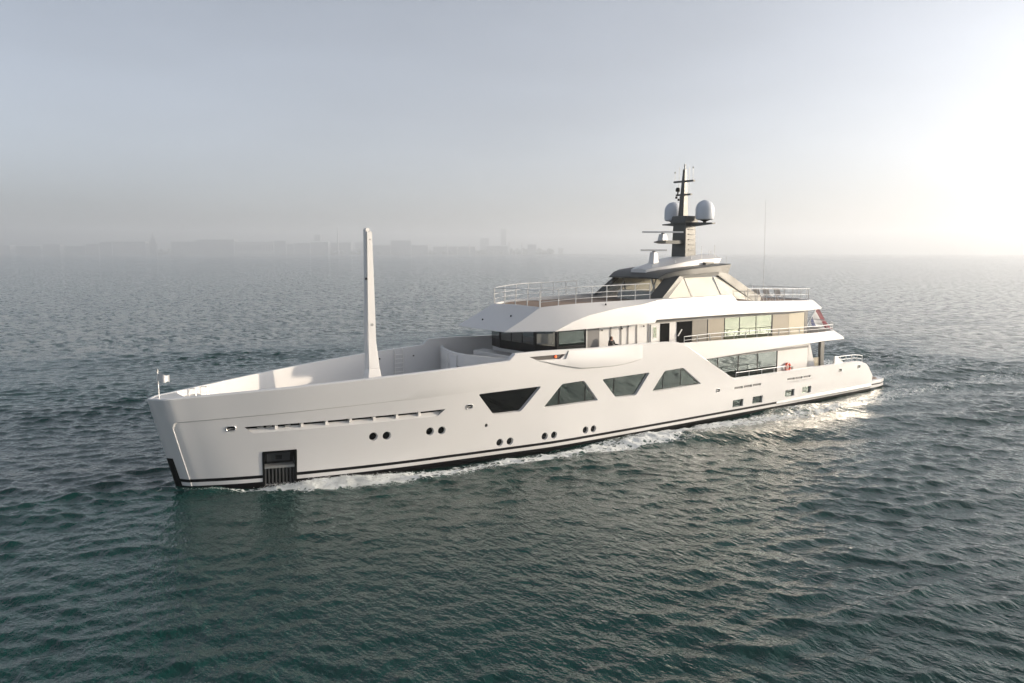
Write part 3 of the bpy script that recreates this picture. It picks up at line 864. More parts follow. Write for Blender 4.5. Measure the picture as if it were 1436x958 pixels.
# ---- sundeck with the faceted brow over the wheelhouse
COLS = [((19.95, 0, 6.97), (21.4, 0, 7.72), (22.8, 0, 8.42)), ((20.12, 2.65, 6.98), (21.5, 2.6, 7.67), (22.87, 2.53, 8.36)),
        ((22.72, 4.18, 7.0), (22.76, 4.17, 7.03), (23.5, 2.78, 8.42)), ((24.2, 4.25, 7.02), (24.1, 4.22, 7.52), (24.6, 3.05, 8.5)),
        ((25.5, 4.3, 7.03), (25.4, 4.2, 7.86), (25.8, 3.35, 8.56)), ((27.8, 4.32, 7.06), (27.8, 4.2, 8.19), (28, 3.5, 8.6)),
        ((30, 4.32, 7.09), (30, 4.2, 8.36), (30.2, 3.62, 8.63)), ((31.1, 4.32, 7.1), (31.1, 4.2, 8.53), (31.2, 3.78, 8.65)),
        ((31.25, 4.295, 7.3), (31.6, 4.16, 8.6), (31.7, 3.92, 8.66)), ((36, 4.295, 7.31), (36, 4.08, 8.64), (36, 3.92, 8.68)),
        ((38.9, 4.295, 7.31), (38.9, 4.02, 8.7), (38.9, 3.92, 8.74)), ((39.25, 4.295, 7.31), (39.25, 4.02, 8.66), (39.25, 3.92, 8.7)),
        ((39.9, 4.295, 7.3), (39.9, 4.02, 8.2), (39.9, 3.92, 8.24)), ((42.5, 4.3, 7.26), (42.5, 3.97, 8.1), (42.5, 3.87, 8.14)),
        ((46, 4.28, 7.21), (46, 3.91, 8.0), (46, 3.8, 8.05)), ((48.4, 4.22, 7.2), (48.2, 3.85, 7.95), (48, 3.72, 8.0)), ((50.3, 4.0, 7.22), (49.5, 3.75, 7.92), (49.3, 3.63, 7.97)),
        ((51.4, 3.4, 7.21), (50.3, 3.3, 7.9), (50.1, 3.2, 7.96)), ((52.2, 1.6, 7.2), (51.1, 1.6, 7.9), (50.9, 1.6, 7.96)), ((52.4, 0, 7.2), (51.3, 0, 7.9), (51.1, 0, 7.96))]
st = []
for L, M, U in COLS:
    fl = lambda p: (p[0], -p[1], p[2])
    cz = min(U[2], 8.5) - .12
    ins = max(U[1] - .13, 0)
    dx = .12 if U[0] < 23.4 else (-.12 if U[0] > 49 else 0)
    soft = L[2] + (.02 if L[0] < 31.2 else .05)
    st.append([(L[0], 0, soft), (L[0] + .02 * (L[0] < 23), -max(L[1] - .18, 0), soft), fl(L), (L[0], -L[1], L[2] + .05), fl(M), fl(U), (U[0] + dx, -ins, U[2] - .005), (U[0] + dx, -ins, cz), (U[0] + dx, 0, cz)])
sund = MB().loft(st, [0, 0, 0, 0, 0, 0, 0, 1], cap=False).build('sundeck', [WHITE2, TEAK], YACHT, smooth=14)
# hatch pair on the side of the sundeck
def on_side(s, z):
    i = max(k for k in range(len(COLS) - 1) if COLS[k][0][0] <= s)
    A, B = COLS[i], COLS[i + 1]; t = (s - A[0][0]) / (B[0][0] - A[0][0])
    L = lerp(A[0], B[0], t); M = lerp(A[1], B[1], t); k = (z - L[2]) / (M[2] - L[2])
    return -(L[1] + (M[1] - L[1]) * k)
for s0, s1 in ((35.25, 37.0), (37.02, 38.75)):
    q = [(s0 + .1, 7.42), (s1 + .1, 7.42), (s1, 8.6), (s0, 8.6)]
    MB().slab([(s, on_side(s, z) - .012, z) for s, z in q], [(s, on_side(s, z) + .03, z) for s, z in q]).build('side_hatch', [WHITE2], sund)
for p in ((20.9, .9, 7.45), (21.6, -1.2, 7.78), (27.2, -3.75, 8.42)):
    MB().lathe([(.05, -.03), (.05, .06), (.02, .09)], p, 8).build('brow_light', [BLACK], sund)

# ---- upper deckhouse with wheelhouse
mb = MB()
mb.prism([(23.0, -1.9), (23.45, -3.45), (48.9, -3.5), (48.9, 3.5), (23.45, 3.45), (23.0, 1.9)], 4.74, 7.34)
uh = mb.build('upper_deckhouse', [WHITE2], YACHT)
WHF = [((23.0, 1.9), (23.45, 3.45)), ((23.0, -1.9), (23.0, 1.9)), ((23.45, -3.45), (23.0, -1.9)), ((25.75, -3.452), (23.45, -3.452)), ((23.45, 3.452), (25.75, 3.452))]
band = MB().prism([(22.96, -1.92), (23.42, -3.49), (25.75, -3.49), (25.75, 3.49), (23.42, 3.49), (22.96, 1.92)], 5.42, 6.985).build('wheelhouse_band', [BLACK], YACHT)
def wall_quad(p0, p1, t0, t1, z0, z1, off, th=.03):
    a = Vector(p0); b3 = Vector(p1); d = (b3 - a); n = Vector((d.y, -d.x)).normalized()
    if n.x * (a.x - 30) + n.y * a.y < 0: n = -n
    q0 = a + d * t0; q1 = a + d * t1
    o = n * off; i = n * (off - th)
    return MB().slab([(q0.x + o.x, q0.y + o.y, z0), (q1.x + o.x, q1.y + o.y, z0), (q1.x + o.x, q1.y + o.y, z1), (q0.x + o.x, q0.y + o.y, z1)],
                     [(q0.x + i.x, q0.y + i.y, z0), (q1.x + i.x, q1.y + i.y, z0), (q1.x + i.x, q1.y + i.y, z1), (q0.x + i.x, q0.y + i.y, z1)])
for k, (p0, p1) in enumerate(WHF):
    sp = {0: [(.08, .92)], 1: [(.04, .33), (.36, .64), (.67, .96)], 2: [(.08, .92)], 3: [(.06, .95)], 4: [(.06, .95)]}[k]
    for a, b4 in sp:
        wall_quad(p0, p1, a, b4, 5.98, 6.86, .052).build('window', [GLASS_W if k != 3 else GLASS_H], band)
MB().box(25.752, 26.88, -3.53, -3.47, 4.77, 6.98).build('side_door', [CHAR2], uh)
MB().box(25.74, 25.84, -3.56, -3.50, 4.77, 6.98).build('door_post', [ALU], uh)
for sx in (27.9, 28.82, 29.45, 30.25, 31.35):
    MB().box(sx - .03, sx + .03, -3.515, -3.49, 4.9, 6.98).build('panel_joint', [CHAR2], uh)
for sx, zz in ((27.1, 6.78), (28.86, 6.8), (30.85, 6.85), (30.2, 5.75), (28.2, 5.72)):
    MB().lathe([(.02, 0), (.05, .01), (.05, .06), (.02, .07)], (sx, -3.58, zz), 8, axis='y').build('wall_light', [BLACK], uh)
dr = MB().box(31.55, 32.38, -3.53, -3.49, 4.8, 6.9).build('side_door', [WHITE2], uh)
MB().prism([(31.7, -3.537), (32.12, -3.537), (32.12, -3.52), (31.7, -3.52)], 5.95, 6.78).build('door_frame', [ALU], dr)
MB().prism([(31.76, -3.541), (32.06, -3.541), (32.06, -3.53), (31.76, -3.53)], 6.02, 6.7).build('door_window', [GLASS_U], dr)
MB().tube([(32.25, -3.58, 5.6), (32.25, -3.58, 5.75), (32.1, -3.58, 5.78)], .02).build('door_handle', [STEEL], dr)
MB().box(32.47, 33.36, -3.52, -3.49, 4.8, 6.93).build('doorway_shade_panel', [DARKIN], uh)  # flat black panel on the wall, the doorway's inner shade as colour
MB().box(34.14, 35.62, -3.52, -3.49, 4.8, 6.96).build('doorway_shade_panel', [DARKIN], uh)  # same again: shade of the second doorway painted as a panel
MB().slab([(34.1, -3.62, 6.0), (34.18, -3.62, 5.98), (34.55, -3.62, 6.42), (34.47, -3.62, 6.45)], [(34.1, -3.56, 6.0), (34.18, -3.56, 5.98), (34.55, -3.56, 6.42), (34.47, -3.56, 6.45)]).build('door_stay', [WHITE2], uh)
for a, b4, mt, nm in ((35.66, 37.24, paint('stone_panel', (.14, .125, .095), .4, var=.1, scale=3), 'wall_panel'), (37.3, 39.1, paint('tan_panel', (.25, .215, .15), .4), 'wall_panel'),
                      (39.15, 40.80, GLASS_U, 'window'), (40.86, 42.72, GLASS_U, 'window'), (42.78, 44.62, GLASS_U, 'window'),
                      (44.78, 46.85, paint('tan_panel', (.25, .215, .15), .4), 'wall_panel'), (46.87, 48.85, paint('cream_wall', (.46, .41, .29), .4), 'wall_panel')):
    MB().box(a, b4, -3.525, -3.49, 4.95, 6.98).build(nm, [mt], uh)
for sx in (37.27, 39.12, 40.83, 42.75, 44.70):
    w_ = .08 if sx > 44 else .035
    MB().box(sx - w_, sx + w_, -3.54, -3.49, 4.95, 7.0).build('mullion', [BLACK], uh)
MB().box(31.35, 48.9, -3.545, -3.49, 6.985, 7.2).build('window_header', [paint('header_grey', (.20, .19, .17), .4)], uh)

# ---- upper deck slab with its bulwark, overhanging the main deck aft
UCOL = [((31.5, 0, 4.3), (31.5, 0, 5.6)), ((31.52, 4.45, 4.3), (31.52, 4.45, 5.6)), ((33.4, 4.5, 4.31), (33.4, 4.47, 5.62)), ((36.4, 4.52, 4.34), (36.8, 4.47, 5.57)), ((40.8, 4.52, 4.47), (40.8, 4.47, 5.51)),
        ((46, 4.52, 4.57), (45.5, 4.46, 5.45)), ((50.5, 4.45, 4.68), (49.6, 4.4, 5.4)), ((52.4, 4.36, 4.66), (51.3, 4.25, 5.39)), ((53.6, 4.15, 4.62), (52.3, 4.0, 5.38)),
        ((54.8, 3.3, 4.62), (53.4, 3.2, 5.37)), ((55.5, 1.6, 4.62), (54.1, 1.6, 5.37)), ((55.7, 0, 4.62), (54.3, 0, 5.37))]
st = []
for L, U in UCOL:
    ins = max(U[1] - .16, 0); dx = -.16 if U[0] > 52 else 0
    st.append([(L[0], 0, L[2] + .06), (L[0], -max(L[1] - .25, 0), L[2] + .06), (L[0], -L[1], L[2]), (L[0], -L[1], L[2] + .06), (U[0], -U[1], U[2] - .04), (U[0] + dx * .2, -max(U[1] - .04, 0), U[2]), (U[0] + dx, -ins, U[2]), (U[0] + dx, -ins, 4.85), (U[0] + dx, 0, 4.85)])
MB().loft(st, [0, 0, 0, 0, 0, 0, 0, 1], cap=False).build('upper_deck', [WHITE2, TEAK], YACHT, smooth=16)

# ---- main deckhouse aft
mh = MB().box(33.7, 49.65, -3.5, 3.5, 1.74, 4.5).build('main_deckhouse', [WHITE2], YACHT)
for a, b4 in ((34.2, 36.0), (36.06, 38.44), (38.5, 40.77), (40.83, 43.04), (43.1, 45.4)):
    MB().box(a, b4, -3.525, -3.49, 2.1, 4.12).build('window', [GLASS_M], mh)
for sx in (36.03, 38.47, 40.8, 43.07, 45.5):
    MB().box(sx - .05, sx + .05, -3.54, -3.49, 2.1, 4.14).build('mullion', [BLACK], mh)
MB().box(34.2, 45.55, -3.545, -3.49, 2.66, 2.72).build('mullion', [BLACK], mh)
MB().box(34.1, 49.6, -3.52, -3.49, 4.125, 4.3).build('window_header', [CHAR2], mh)
MB().slab([(49.6, -3.5, 1.75), (50.9, -3.5, 1.75), (50.9, -3.3, 1.75), (49.6, -3.3, 1.75)], [(49.6, -3.5, 4.5), (49.8, -3.5, 4.5), (49.8, -3.3, 4.5), (49.6, -3.3, 4.5)]).build('buttress', [WHITE2], mh)
MB().box(47.45, 47.6, -3.56, -3.49, 2.4, 2.75).build('deck_socket', [ALU], mh)
for sg in (-1, 1):
    MB().prism([(52.6, sg * 2.7), (53.1, sg * 2.7), (53.1, sg * 2.45), (52.6, sg * 2.45)], 1.74, 4.72).build('pillar', [CHAR], YACHT)
    MB().prism([(48.95, sg * 3.5), (49.35, sg * 3.5), (49.35, sg * 3.2), (48.95, sg * 3.2)], 4.84, 7.28).build('pillar', [CHAR], YACHT)
MB().box(50.6, 52.7, -2.6, -2.45, 1.74, 3.0).build('aft_screen', [BEIGE], YACHT)
MB().box(50.9, 52.0, -2.45, 2.4, 1.74, 2.4).build('aft_sofa', [CANVAS], YACHT)
MB().slab([(51.5, -4.62, 2.7), (53.0, -4.62, 2.7), (53.0, -4.5, 2.7), (51.5, -4.5, 2.7)], [(51.7, -4.6, 3.35), (52.0, -4.6, 3.35), (52.0, -4.5, 3.35), (51.7, -4.5, 3.35)]).build('bulwark_wing', [WHITE2], YACHT)
MB().tube([(49.7, -3.42, 4.4), (50.0, -3.4, 3.5), (50.8, -3.35, 2.9)], .025).build('grab_rail', [STEEL], YACHT)

# ---- railings
def railing(path, posts, h, bars=(1.0,), r=.028, rp=.03, name='railing', foot=0.0):
    """path: bulwark-top points; bars: heights as a share of h."""
    P = [Vector(p) for p in path]
    mb = MB()
    for f in bars:
        mb.tube([p + Vector((0, 0, h * f)) for p in P], r if f == 1.0 else r * .6, 6)
    root = mb.build(name, [STEEL], YACHT, smooth=50)
    L = [0]
    for i in range(1, len(P)): L.append(L[-1] + (P[i] - P[i - 1]).length)
    base = None
    for k in range(posts):
        d = L[-1] * k / (posts - 1)
        i = max(j for j in range(len(L)) if L[j] <= d + 1e-6); i = min(i, len(P) - 2)
        p = P[i].lerp(P[i + 1], (d - L[i]) / (L[i + 1] - L[i]))
        if base is None:
            base = MB().tube([(0, 0, -.02), (0, 0, h)], rp, 6).build('post', [STEEL], root, smooth=50); o = base
        else:
            o = base.copy(); COL.objects.link(o); o.parent = root
        o.location = p
    return root
edge = [(U[0] + (.06 if U[0] < 23.4 else 0), -max(U[1] - .08, 0), U[2]) for L, M, U in COLS]
port_f = [edge[1]] + edge[2:8]
stbd_f = [(x, -y, z) for x, y, z in edge[1:8]]
railing([(22.87, 2.45, 8.36), (22.83, 0, 8.42), (22.87, -2.45, 8.36)], 5, 1.02, (1, .72, .42))
railing(port_f, 8, 1.02, (1, .62, .3)); railing(stbd_f, 8, 1.02, (1, .62, .3))
port_a = edge[13:17]; port_a = [(41.3, -3.82, 8.18)] + port_a
railing(port_a, 8, .88, (1, .5)); railing([(x, -y, z) for x, y, z in port_a], 8, .88, (1, .5))
railing([edge[16], edge[17], edge[18], edge[19]] + [(x, -y, z) for x, y, z in edge[16:19]][::-1], 7, .88, (1, .5))
ue = [(U[0] - (.1 if U[0] > 52.5 else 0), -max(U[1] - .1, 0), U[2]) for L, U in UCOL]
ur = [(33.9, -4.37, 5.52)] + ue[3:9]
railing(ur, 15, .5, (1, .5)); railing([(x, -y, z) for x, y, z in ur], 15, .5, (1, .5))
railing([ue[8], ue[9], ue[10], ue[11]] + [(x, -y, z) for x, y, z in ue[8:11]][::-1], 8, .66, (1, .5))
mr = [(s, -(hb(s, 2.6) - .12), ztop(s)) for s in (39.0, 41, 43, 45.0)]
railing(mr, 5, .36); railing([(x, -y, z) for x, y, z in mr], 5, .36)
qr = [(s, -(hb(s, 2.6) - .12), ztop(s)) for s in (51.6, 52.6, 53.5, 54.5, 55.4, 55.9)]
railing(qr, 6, .52, (1, .5)); railing([(x, -y, z) for x, y, z in qr], 6, .52, (1, .5))

# ---- hardtop
def both(f):
    for sg in (-1, 1): f(sg)
mb = MB()
st = []
for s, zb, zt, w, sb in ((33.25, 9.9, 9.97, 2.5, 0), (33.9, 9.92, 10.3, 2.7, 0), (34.7, 9.95, 10.46, 2.95, 0), (36.2, 9.98, 10.62, 3.0, 0), (38.3, 10.02, 10.76, 3.0, 0), (40.35, 10.08, 10.9, 3.0, -.42)):
    st.append([(s + sb, 0, zb), (s + sb, -(w - .12), zb), (s + sb * .8, -w, zb + .1 * (zt - zb)), (s, -(w - .02), zt - .05), (s - .03, -(w - .08), zt), (s, 0, zt + .05)])
ht = MB().loft(st).build('hardtop', [CHAR], YACHT, smooth=22)
def frame(sg):
    mb = MB()
    mb.slab([(31.95, sg * 2.8, 8.6), (32.65, sg * 3.42, 8.6), (33.25, sg * 3.44, 8.6), (33.2, sg * 3.2, 8.6), (32.2, sg * 2.65, 8.6)],
            [(33.82, sg * 2.5, 9.97), (34.68, sg * 3.16, 10.12), (35.05, sg * 3.16, 9.97), (35.0, sg * 2.95, 9.97), (34.0, sg * 2.4, 9.97)])
    f = mb.build('pillar', [CHAR], ht)
    mb = MB()
    mb.slab([(34.66, sg * 3.165, 10.12), (38.8, sg * 3.165, 10.32), (38.8, sg * 3.155, 10.07), (35.03, sg * 3.155, 9.965)],
            [(34.66, sg * 2.8, 10.12), (38.8, sg * 2.8, 10.32), (38.8, sg * 2.8, 10.07), (35.03, sg * 2.8, 9.965)])
    q = [(38.75, 10.07), (38.78, 10.32), (39.95, 10.14), (41.9, 9.16), (43.5, 8.4), (43.4, 8.1), (42.55, 8.1)]
    mb.slab([(s, sg * (3.165 + .2 * (10.1 - z) / 1.9), z) for s, z in q], [(s, sg * (2.8 + .2 * (10.1 - z) / 1.9), z) for s, z in q])
    mb.build('roof_arch', [CHAR], ht)
    for q in ([(33.35, 8.6), (35.72, 8.6), (35.15, 9.9), (35.0, 9.95), (34.6, 9.66)], [(35.92, 8.6), (38.86, 8.6), (38.1, 9.85), (38.2, 10.0), (35.3, 9.96)], [(39.1, 8.55), (42.4, 8.14), (38.95, 9.95), (38.4, 9.95)]):
        pts = [(s, sg * (3.07 + .24 * (10.0 - z) / 1.4), z) for s, z in q]
        MB().slab(pts, [(x, y - sg * .05, z) for x, y, z in pts]).build('side_window', [CREAM], ht)
    for (s0, z0), (s1, z1) in (((35.82, 8.6), (35.22, 9.96)), ((39.0, 8.6), (38.3, 9.98))):
        w_ = .06
        a = [(s0 - w_, sg * 3.33, z0), (s0 + w_, sg * 3.33, z0), (s1 + w_, sg * 3.11, z1), (s1 - w_, sg * 3.11, z1)]
        MB().slab(a, [(x, y - sg * .08, z) for x, y, z in a]).build('mullion', [CHAR2], ht)
    p = [(39.05, sg * 3.345, 9.94), (42.6, sg * 3.37, 8.12)]
    MB().slab([(38.7, sg * 3.19, 10.03), (42.42, sg * 3.39, 8.12), (42.56, sg * 3.39, 8.12), (38.82, sg * 3.19, 10.06)],
              [(38.7, sg * 3.1, 10.03), (42.42, sg * 3.3, 8.12), (42.56, sg * 3.3, 8.12), (38.82, sg * 3.1, 10.06)]).build('arch_seal', [BLACK], ht)
both(frame)
ws = MB()
for a, b4 in ((-2.75, -.95), (-.9, .9), (.95, 2.75)):
    k = .9
    ws.slab([(31.9 - .25 * (1 - abs(a) / 2.75), a, 8.45), (31.9 - .25 * (1 - abs(b4) / 2.75), b4, 8.45), (33.75 - .2 * (1 - abs(b4) / 2.75), b4 * k, 9.95), (33.75 - .2 * (1 - abs(a) / 2.75), a * k, 9.95)],
            [(31.93 - .25 * (1 - abs(a) / 2.75), a, 8.45), (31.93 - .25 * (1 - abs(b4) / 2.75), b4, 8.45), (33.78 - .2 * (1 - abs(b4) / 2.75), b4 * k, 9.95), (33.78 - .2 * (1 - abs(a) / 2.75), a * k, 9.95)])
ws.build('windscreen', [SCREEN], ht)
both(lambda sg: MB().tube([(33.4, sg * 1.6, 8.4), (34.0, sg * 1.6, 9.95)], .05, 8).build('roof_strut', [STEEL], ht))
MB().box(33.6, 34.4, -1.9, 1.9, 8.37, 9.0).build('bar_counter', [WHITE2], YACHT)
MB().box(37.2, 39.0, -1.0, 1.0, 8.37, 9.95).build('stair_lobby', [CREAM], YACHT)
MB().box(34.2, 39.7, -2.4, 2.4, 9.84, 9.9).build('brightening_ceiling_panel', [WHITE2], ht)  # white panel added under the dark roof to lighten the view inside
# white raised roof on the hardtop
st = []
for s, zb, zt, w in ((33.8, 10.3, 10.6, .75), (34.4, 10.4, 10.78, 1.05), (35.6, 10.5, 10.98, 1.4), (37.0, 10.6, 11.3, 1.5), (38.6, 10.7, 11.5, 1.5), (41.2, 10.85, 11.58, 1.4)):
    sb = -.35 if s > 41 else 0
    st.append([(s + sb, 0, zb), (s + sb, -w, zb), (s, -(w - .02), zb + .62 * (zt - zb)), (s, -(w - .75), zt), (s, 0, zt + .03)])
wr = MB().loft(st).build('roof_fairing', [WHITE2], YACHT, smooth=15)
for s, y in ((34.3, -.9), (36.2, -1.3), (38.0, -1.2), (35.2, .4)):
    MB().lathe([(.05, 0), (.05, .12), (.02, .15)], (s, y, 10.7 + (s - 34) * .14), 8).build('roof_light', [STEEL], wr)
for s, y, z, h in ((38.9, -1.4, 11.2, 1.0), (40.6, -1.2, 11.4, .9), (39.9, -2.9, 10.85, .6), (40.2, -1.0, 11.5, .4), (41.0, -.5, 11.5, .35)):
    MB().tube([(s, y, z), (s, y, z + h)], .012, 5).build('whip_antenna', [ALU], wr)
MB().box(39.0, 39.9, -1.75, -1.35, 10.82, 11.0).build('roof_vent', [CHAR], wr)

def radar(c, zped, zbar, half, parent):
    r = MB().slab([(c[0] - .3, c[1] - .26, zped), (c[0] + .3, c[1] - .26, zped), (c[0] + .3, c[1] + .26, zped), (c[0] - .3, c[1] + .26, zped)],
                  [(c[0] - .2, c[1] - .2, zbar - .14), (c[0] + .2, c[1] - .2, zbar - .14), (c[0] + .2, c[1] + .2, zbar - .14), (c[0] - .2, c[1] + .2, zbar - .14)]).build('radar_pedestal', [WHITE2], parent, bevel=.03)
    d = Vector((.88, -.47, 0)); n = Vector((.47, .88, 0)); p = Vector((c[0], c[1], zbar))
    def q(a, b5, z): v = p + d * a + n * b5; return (v.x, v.y, z)
    MB().slab([q(-half, -.09, zbar - .05), q(half, -.09, zbar - .05), q(half, .09, zbar - .05), q(-half, .09, zbar - .05)],
              [q(-half, -.07, zbar + .07), q(half, -.07, zbar + .07), q(half, .07, zbar + .07), q(-half, .07, zbar + .07)]).build('radar_bar', [WHITE2], parent, bevel=.02)
    MB().lathe([(.16, zbar - .15), (.1, zbar - .05)], (c[0], c[1], 0), 12).build('radar_turntable', [ALU], parent)
radar((35.35, 0), 10.9, 11.88, .98, wr)

# ---- mast
mb = MB()
mb.slab([(37.9, -.68, 11.3), (39.2, -.62, 11.3), (39.2, .62, 11.3), (37.9, .68, 11.3)], [(37.98, -.62, 14.0), (39.15, -.56, 14.0), (39.15, .56, 14.0), (37.98, .62, 14.0)])
mast = mb.build('mast', [CHAR], YACHT, bevel=.06)
MB().slab([(37.75, -.72, 13.86), (39.25, -.72, 13.86), (39.25, .72, 13.86), (37.75, .72, 13.86)], [(37.95, -.7, 14.42), (39.2, -.7, 14.42), (39.2, .7, 14.42), (37.95, .7, 14.42)]).build('mast_block', [CHAR], mast, bevel=.06)
for k in range(5):
    MB().box(38.3, 38.95, -.69, -.6, 11.9 + k * .38, 11.94 + k * .38).build('mast_step', [CHAR2], mast)
mb = MB()
def wingbar(sg): mb.slab([(38.4, sg * .5, 13.66), (39.3, sg * .5, 13.66), (39.3, sg * .5, 13.96), (38.4, sg * .5, 13.96)], [(38.75, sg * 2.45, 13.8), (39.1, sg * 2.45, 13.8), (39.1, sg * 2.45, 13.88), (38.75, sg * 2.45, 13.88)])
both(wingbar)
mb.build('crossbar', [CHAR], mast)
def dome(sg):
    prof = [(.02, 14.1), (.5, 14.1), (.64, 14.16), (.68, 14.3), (.68, 14.85)] + [(.68 * math.cos(a), 14.85 + .7 * math.sin(a)) for a in np.linspace(.12, 1.52, 9)]
    d = MB().lathe(prof, (39.0, sg * 1.54, 0), 28).build('radome', [RADOME], mast, smooth=45)
    MB().lathe([(.12, 13.85), (.12, 13.98), (.4, 14.11)], (39.0, sg * 1.54, 0), 16).build('radome_foot', [BLACK], mast, smooth=45)
both(dome)
MB().slab([(35.35, -.05, 12.45), (36.2, -.36, 12.36), (38.0, -.45, 12.36), (38.0, .45, 12.36), (36.2, .36, 12.36), (35.35, .05, 12.45)],
          [(35.4, -.05, 12.5), (36.2, -.36, 12.6), (38.0, -.45, 12.6), (38.0, .45, 12.6), (36.2, .36, 12.6), (35.4, .05, 12.5)]).build('radar_platform', [CHAR], mast)
radar((36.25, 0), 12.58, 13.2, 1.55, mast)
MB().slab([(38.1, -.26, 14.4), (38.7, -.2, 14.4), (38.7, .2, 14.4), (38.1, .26, 14.4)], [(38.35, -.1, 17.85), (38.6, -.08, 17.85), (38.6, .08, 17.85), (38.35, .1, 17.85)]).build('topmast', [CHAR], mast, bevel=.02)
mb = MB().tube([(38.45, 0, 17.8), (38.45, 0, 18.2)], .03)
for z in (17.9, 18.02, 18.14): mb.lathe([(.03, 0), (.075, .01), (.075, .07), (.03, .08)], (38.45, 0, z), 10)
mb.build('masthead_light', [ALU], mast)
for z, h, w in ((16.9, .97, .06), (15.92, .72, .07)):
    MB().slab([(38.3, -h, z), (38.5, -h, z), (38.5, h, z), (38.3, h, z)], [(38.33, -h, z + .13), (38.47, -h, z + .13), (38.47, h, z + .13), (38.33, h, z + .13)]).build('yard', [CHAR], mast)
for y, z, h in ((.9, 16.95, .75), (-.85, 16.95, 1.0), (.5, 15.95, 2.1), (-.5, 15.95, 2.0)):
    mb = MB().tube([(38.4, y, z), (38.4, y, z + h)], .014, 5)
    if abs(y) > .7: mb.lathe([(.02, 0), (.05, .02), (.05, .12), (.02, .14)], (38.4, y, z + h - .1), 8)
    mb.build('whip_antenna', [ALU], mast)
mb = MB().lathe([(.02, 0), (.16, .02), (.18, .15), (.13, .3), (.03, .33)], (38.35, .55, 16.22), 12).tube([(38.35, .55, 15.95), (38.35, .55, 16.25)], .05)
mb.build('searchlight', [BLACK], mast, smooth=40)
for y, z in ((.68, 15.72), (.45, 15.55), (.25, 15.7)):
    MB().lathe([(.02, 0), (.09, .02), (.09, .16), (.02, .18)], (38.35, y, z), 10).build('signal_light', [BLACK], mast)
wa = MB().tube([(48.3, 0, 7.84), (48.25, 0, 10.5), (48.2, 0, 16.0)], .028, 6, r2=.012).build('whip_antenna', [STEEL], YACHT)

# ================================================================== loose things on board
def flag_mesh(name, fn, bands, nu=16, nv=12):
    mb = MB()
    for i in range(nu):
        for j in range(nv):
            q = [fn(i / nu, j / nv), fn((i + 1) / nu, j / nv), fn((i + 1) / nu, (j + 1) / nv), fn(i / nu, (j + 1) / nv)]
            mb.add(q, [(0, 1, 2, 3)], min(int(j / nv * len(bands)), len(bands) - 1))
    return mb.build(name, bands, None, smooth=180)
es = MB().tube([(53.6, -.3, 4.85), (55.6, -.3, 7.05)], .035, 8).build('ensign_staff', [STEEL], YACHT)
def ens(u, v):  # u down the hang, v away from the staff head (red) towards blue
    a = Vector((55.55, -.3, 6.98)).lerp(Vector((54.5, -.3, 5.85)), v)
    d = Vector((1.9 - 1.1 * v, -.3, -1.95))
    p = a + d * u
    w = math.sin(v * 11 + u * 3) * .12 * (.3 + u)
    return (p.x - w * .3, p.y + w, p.z + .06 * math.sin(u * 6 + v * 4))
fl = flag_mesh('ensign_flag', ens, [RED, CLOTH, BLUE]); tag(fl, 'red white and blue tricolour flag drooping from the stern staff', 'flag')
def pen(u, v):
    return (1.14 + .52 * u, -.14 * math.sin(u * 5) * (.4 + u) - .3 * u, 5.86 - .36 * v - .12 * u + .04 * math.sin(u * 7 + v * 2))
fl = flag_mesh('bow_flag', pen, [CLOTH], 10, 6); tag(fl, 'small plain white flag on the staff at the bow', 'flag')
mb = MB()
for k in range(24):
    a0, a1 = 2 * math.pi * k / 24, 2 * math.pi * (k + 1) / 24
    R, r = .29, .085
    def tor(a, b6): return (46.75 + (R + r * math.cos(b6)) * math.cos(a), -3.64 + r * math.sin(b6), 2.78 + (R + r * math.cos(b6)) * math.sin(a))
    for j in range(8):
        b0, b1 = 2 * math.pi * j / 8, 2 * math.pi * (j + 1) / 8
        mb.add([tor(a0, b0), tor(a1, b0), tor(a1, b1), tor(a0, b1)], [(0, 1, 2, 3)], 1 if k % 6 == 0 else 0)
lb = mb.build('life_ring', [ORANGE, CLOTH], None, smooth=60); tag(lb, 'orange and white life ring on the white main deck wall beside the aft windows', 'life ring')

# deck chairs on the aft sundeck
def chair():
    r = empty('deck_chair', (46.2, -1.2, 7.845), 'light folding deck chair on the aft sundeck', 'deck chair', 'deck chairs on the aft sundeck')
    def P(x, y, z): return (46.2 + x, -1.2 + y, 7.845 + z)
    MB().slab([P(-.3, -.25, .40), P(.25, -.25, .42), P(.25, .25, .42), P(-.3, .25, .40)], [P(-.3, -.25, .44), P(.25, -.25, .46), P(.25, .25, .46), P(-.3, .25, .44)]).build('seat', [CANVAS], r)
    MB().slab([P(-.3, -.25, .46), P(-.3, .25, .46), P(-.5, .25, .98), P(-.5, -.25, .98)], [P(-.27, -.25, .46), P(-.27, .25, .46), P(-.47, .25, .98), P(-.47, -.25, .98)]).build('backrest', [CANVAS], r)
    for a in (-.27, .27):
        MB().tube([P(-.35, a, 0), P(.25, a, .62), P(-.3, a, .64)], .022, 6).build('leg', [WHITE2], r)
        MB().tube([P(.28, a, 0), P(-.28, a, .5), P(-.52, a, 1.02)], .022, 6).build('leg', [WHITE2], r)
    return r
ch = chair()
kids = [o for o in bpy.data.objects if o.parent == ch]
CH = [(46.2, -1.2, 0), (47.4, -1.2, 0), (48.7, -1.3, 0), (47.6, .9, 0)]
CL = ['light folding deck chair on the aft sundeck, the foremost of the four', 'light folding deck chair standing between two others on the aft sundeck near the port rail',
      'light folding deck chair nearest the aft corner of the sundeck rail', 'light folding deck chair on the starboard half of the aft sundeck']
ch['label'] = CL[0]
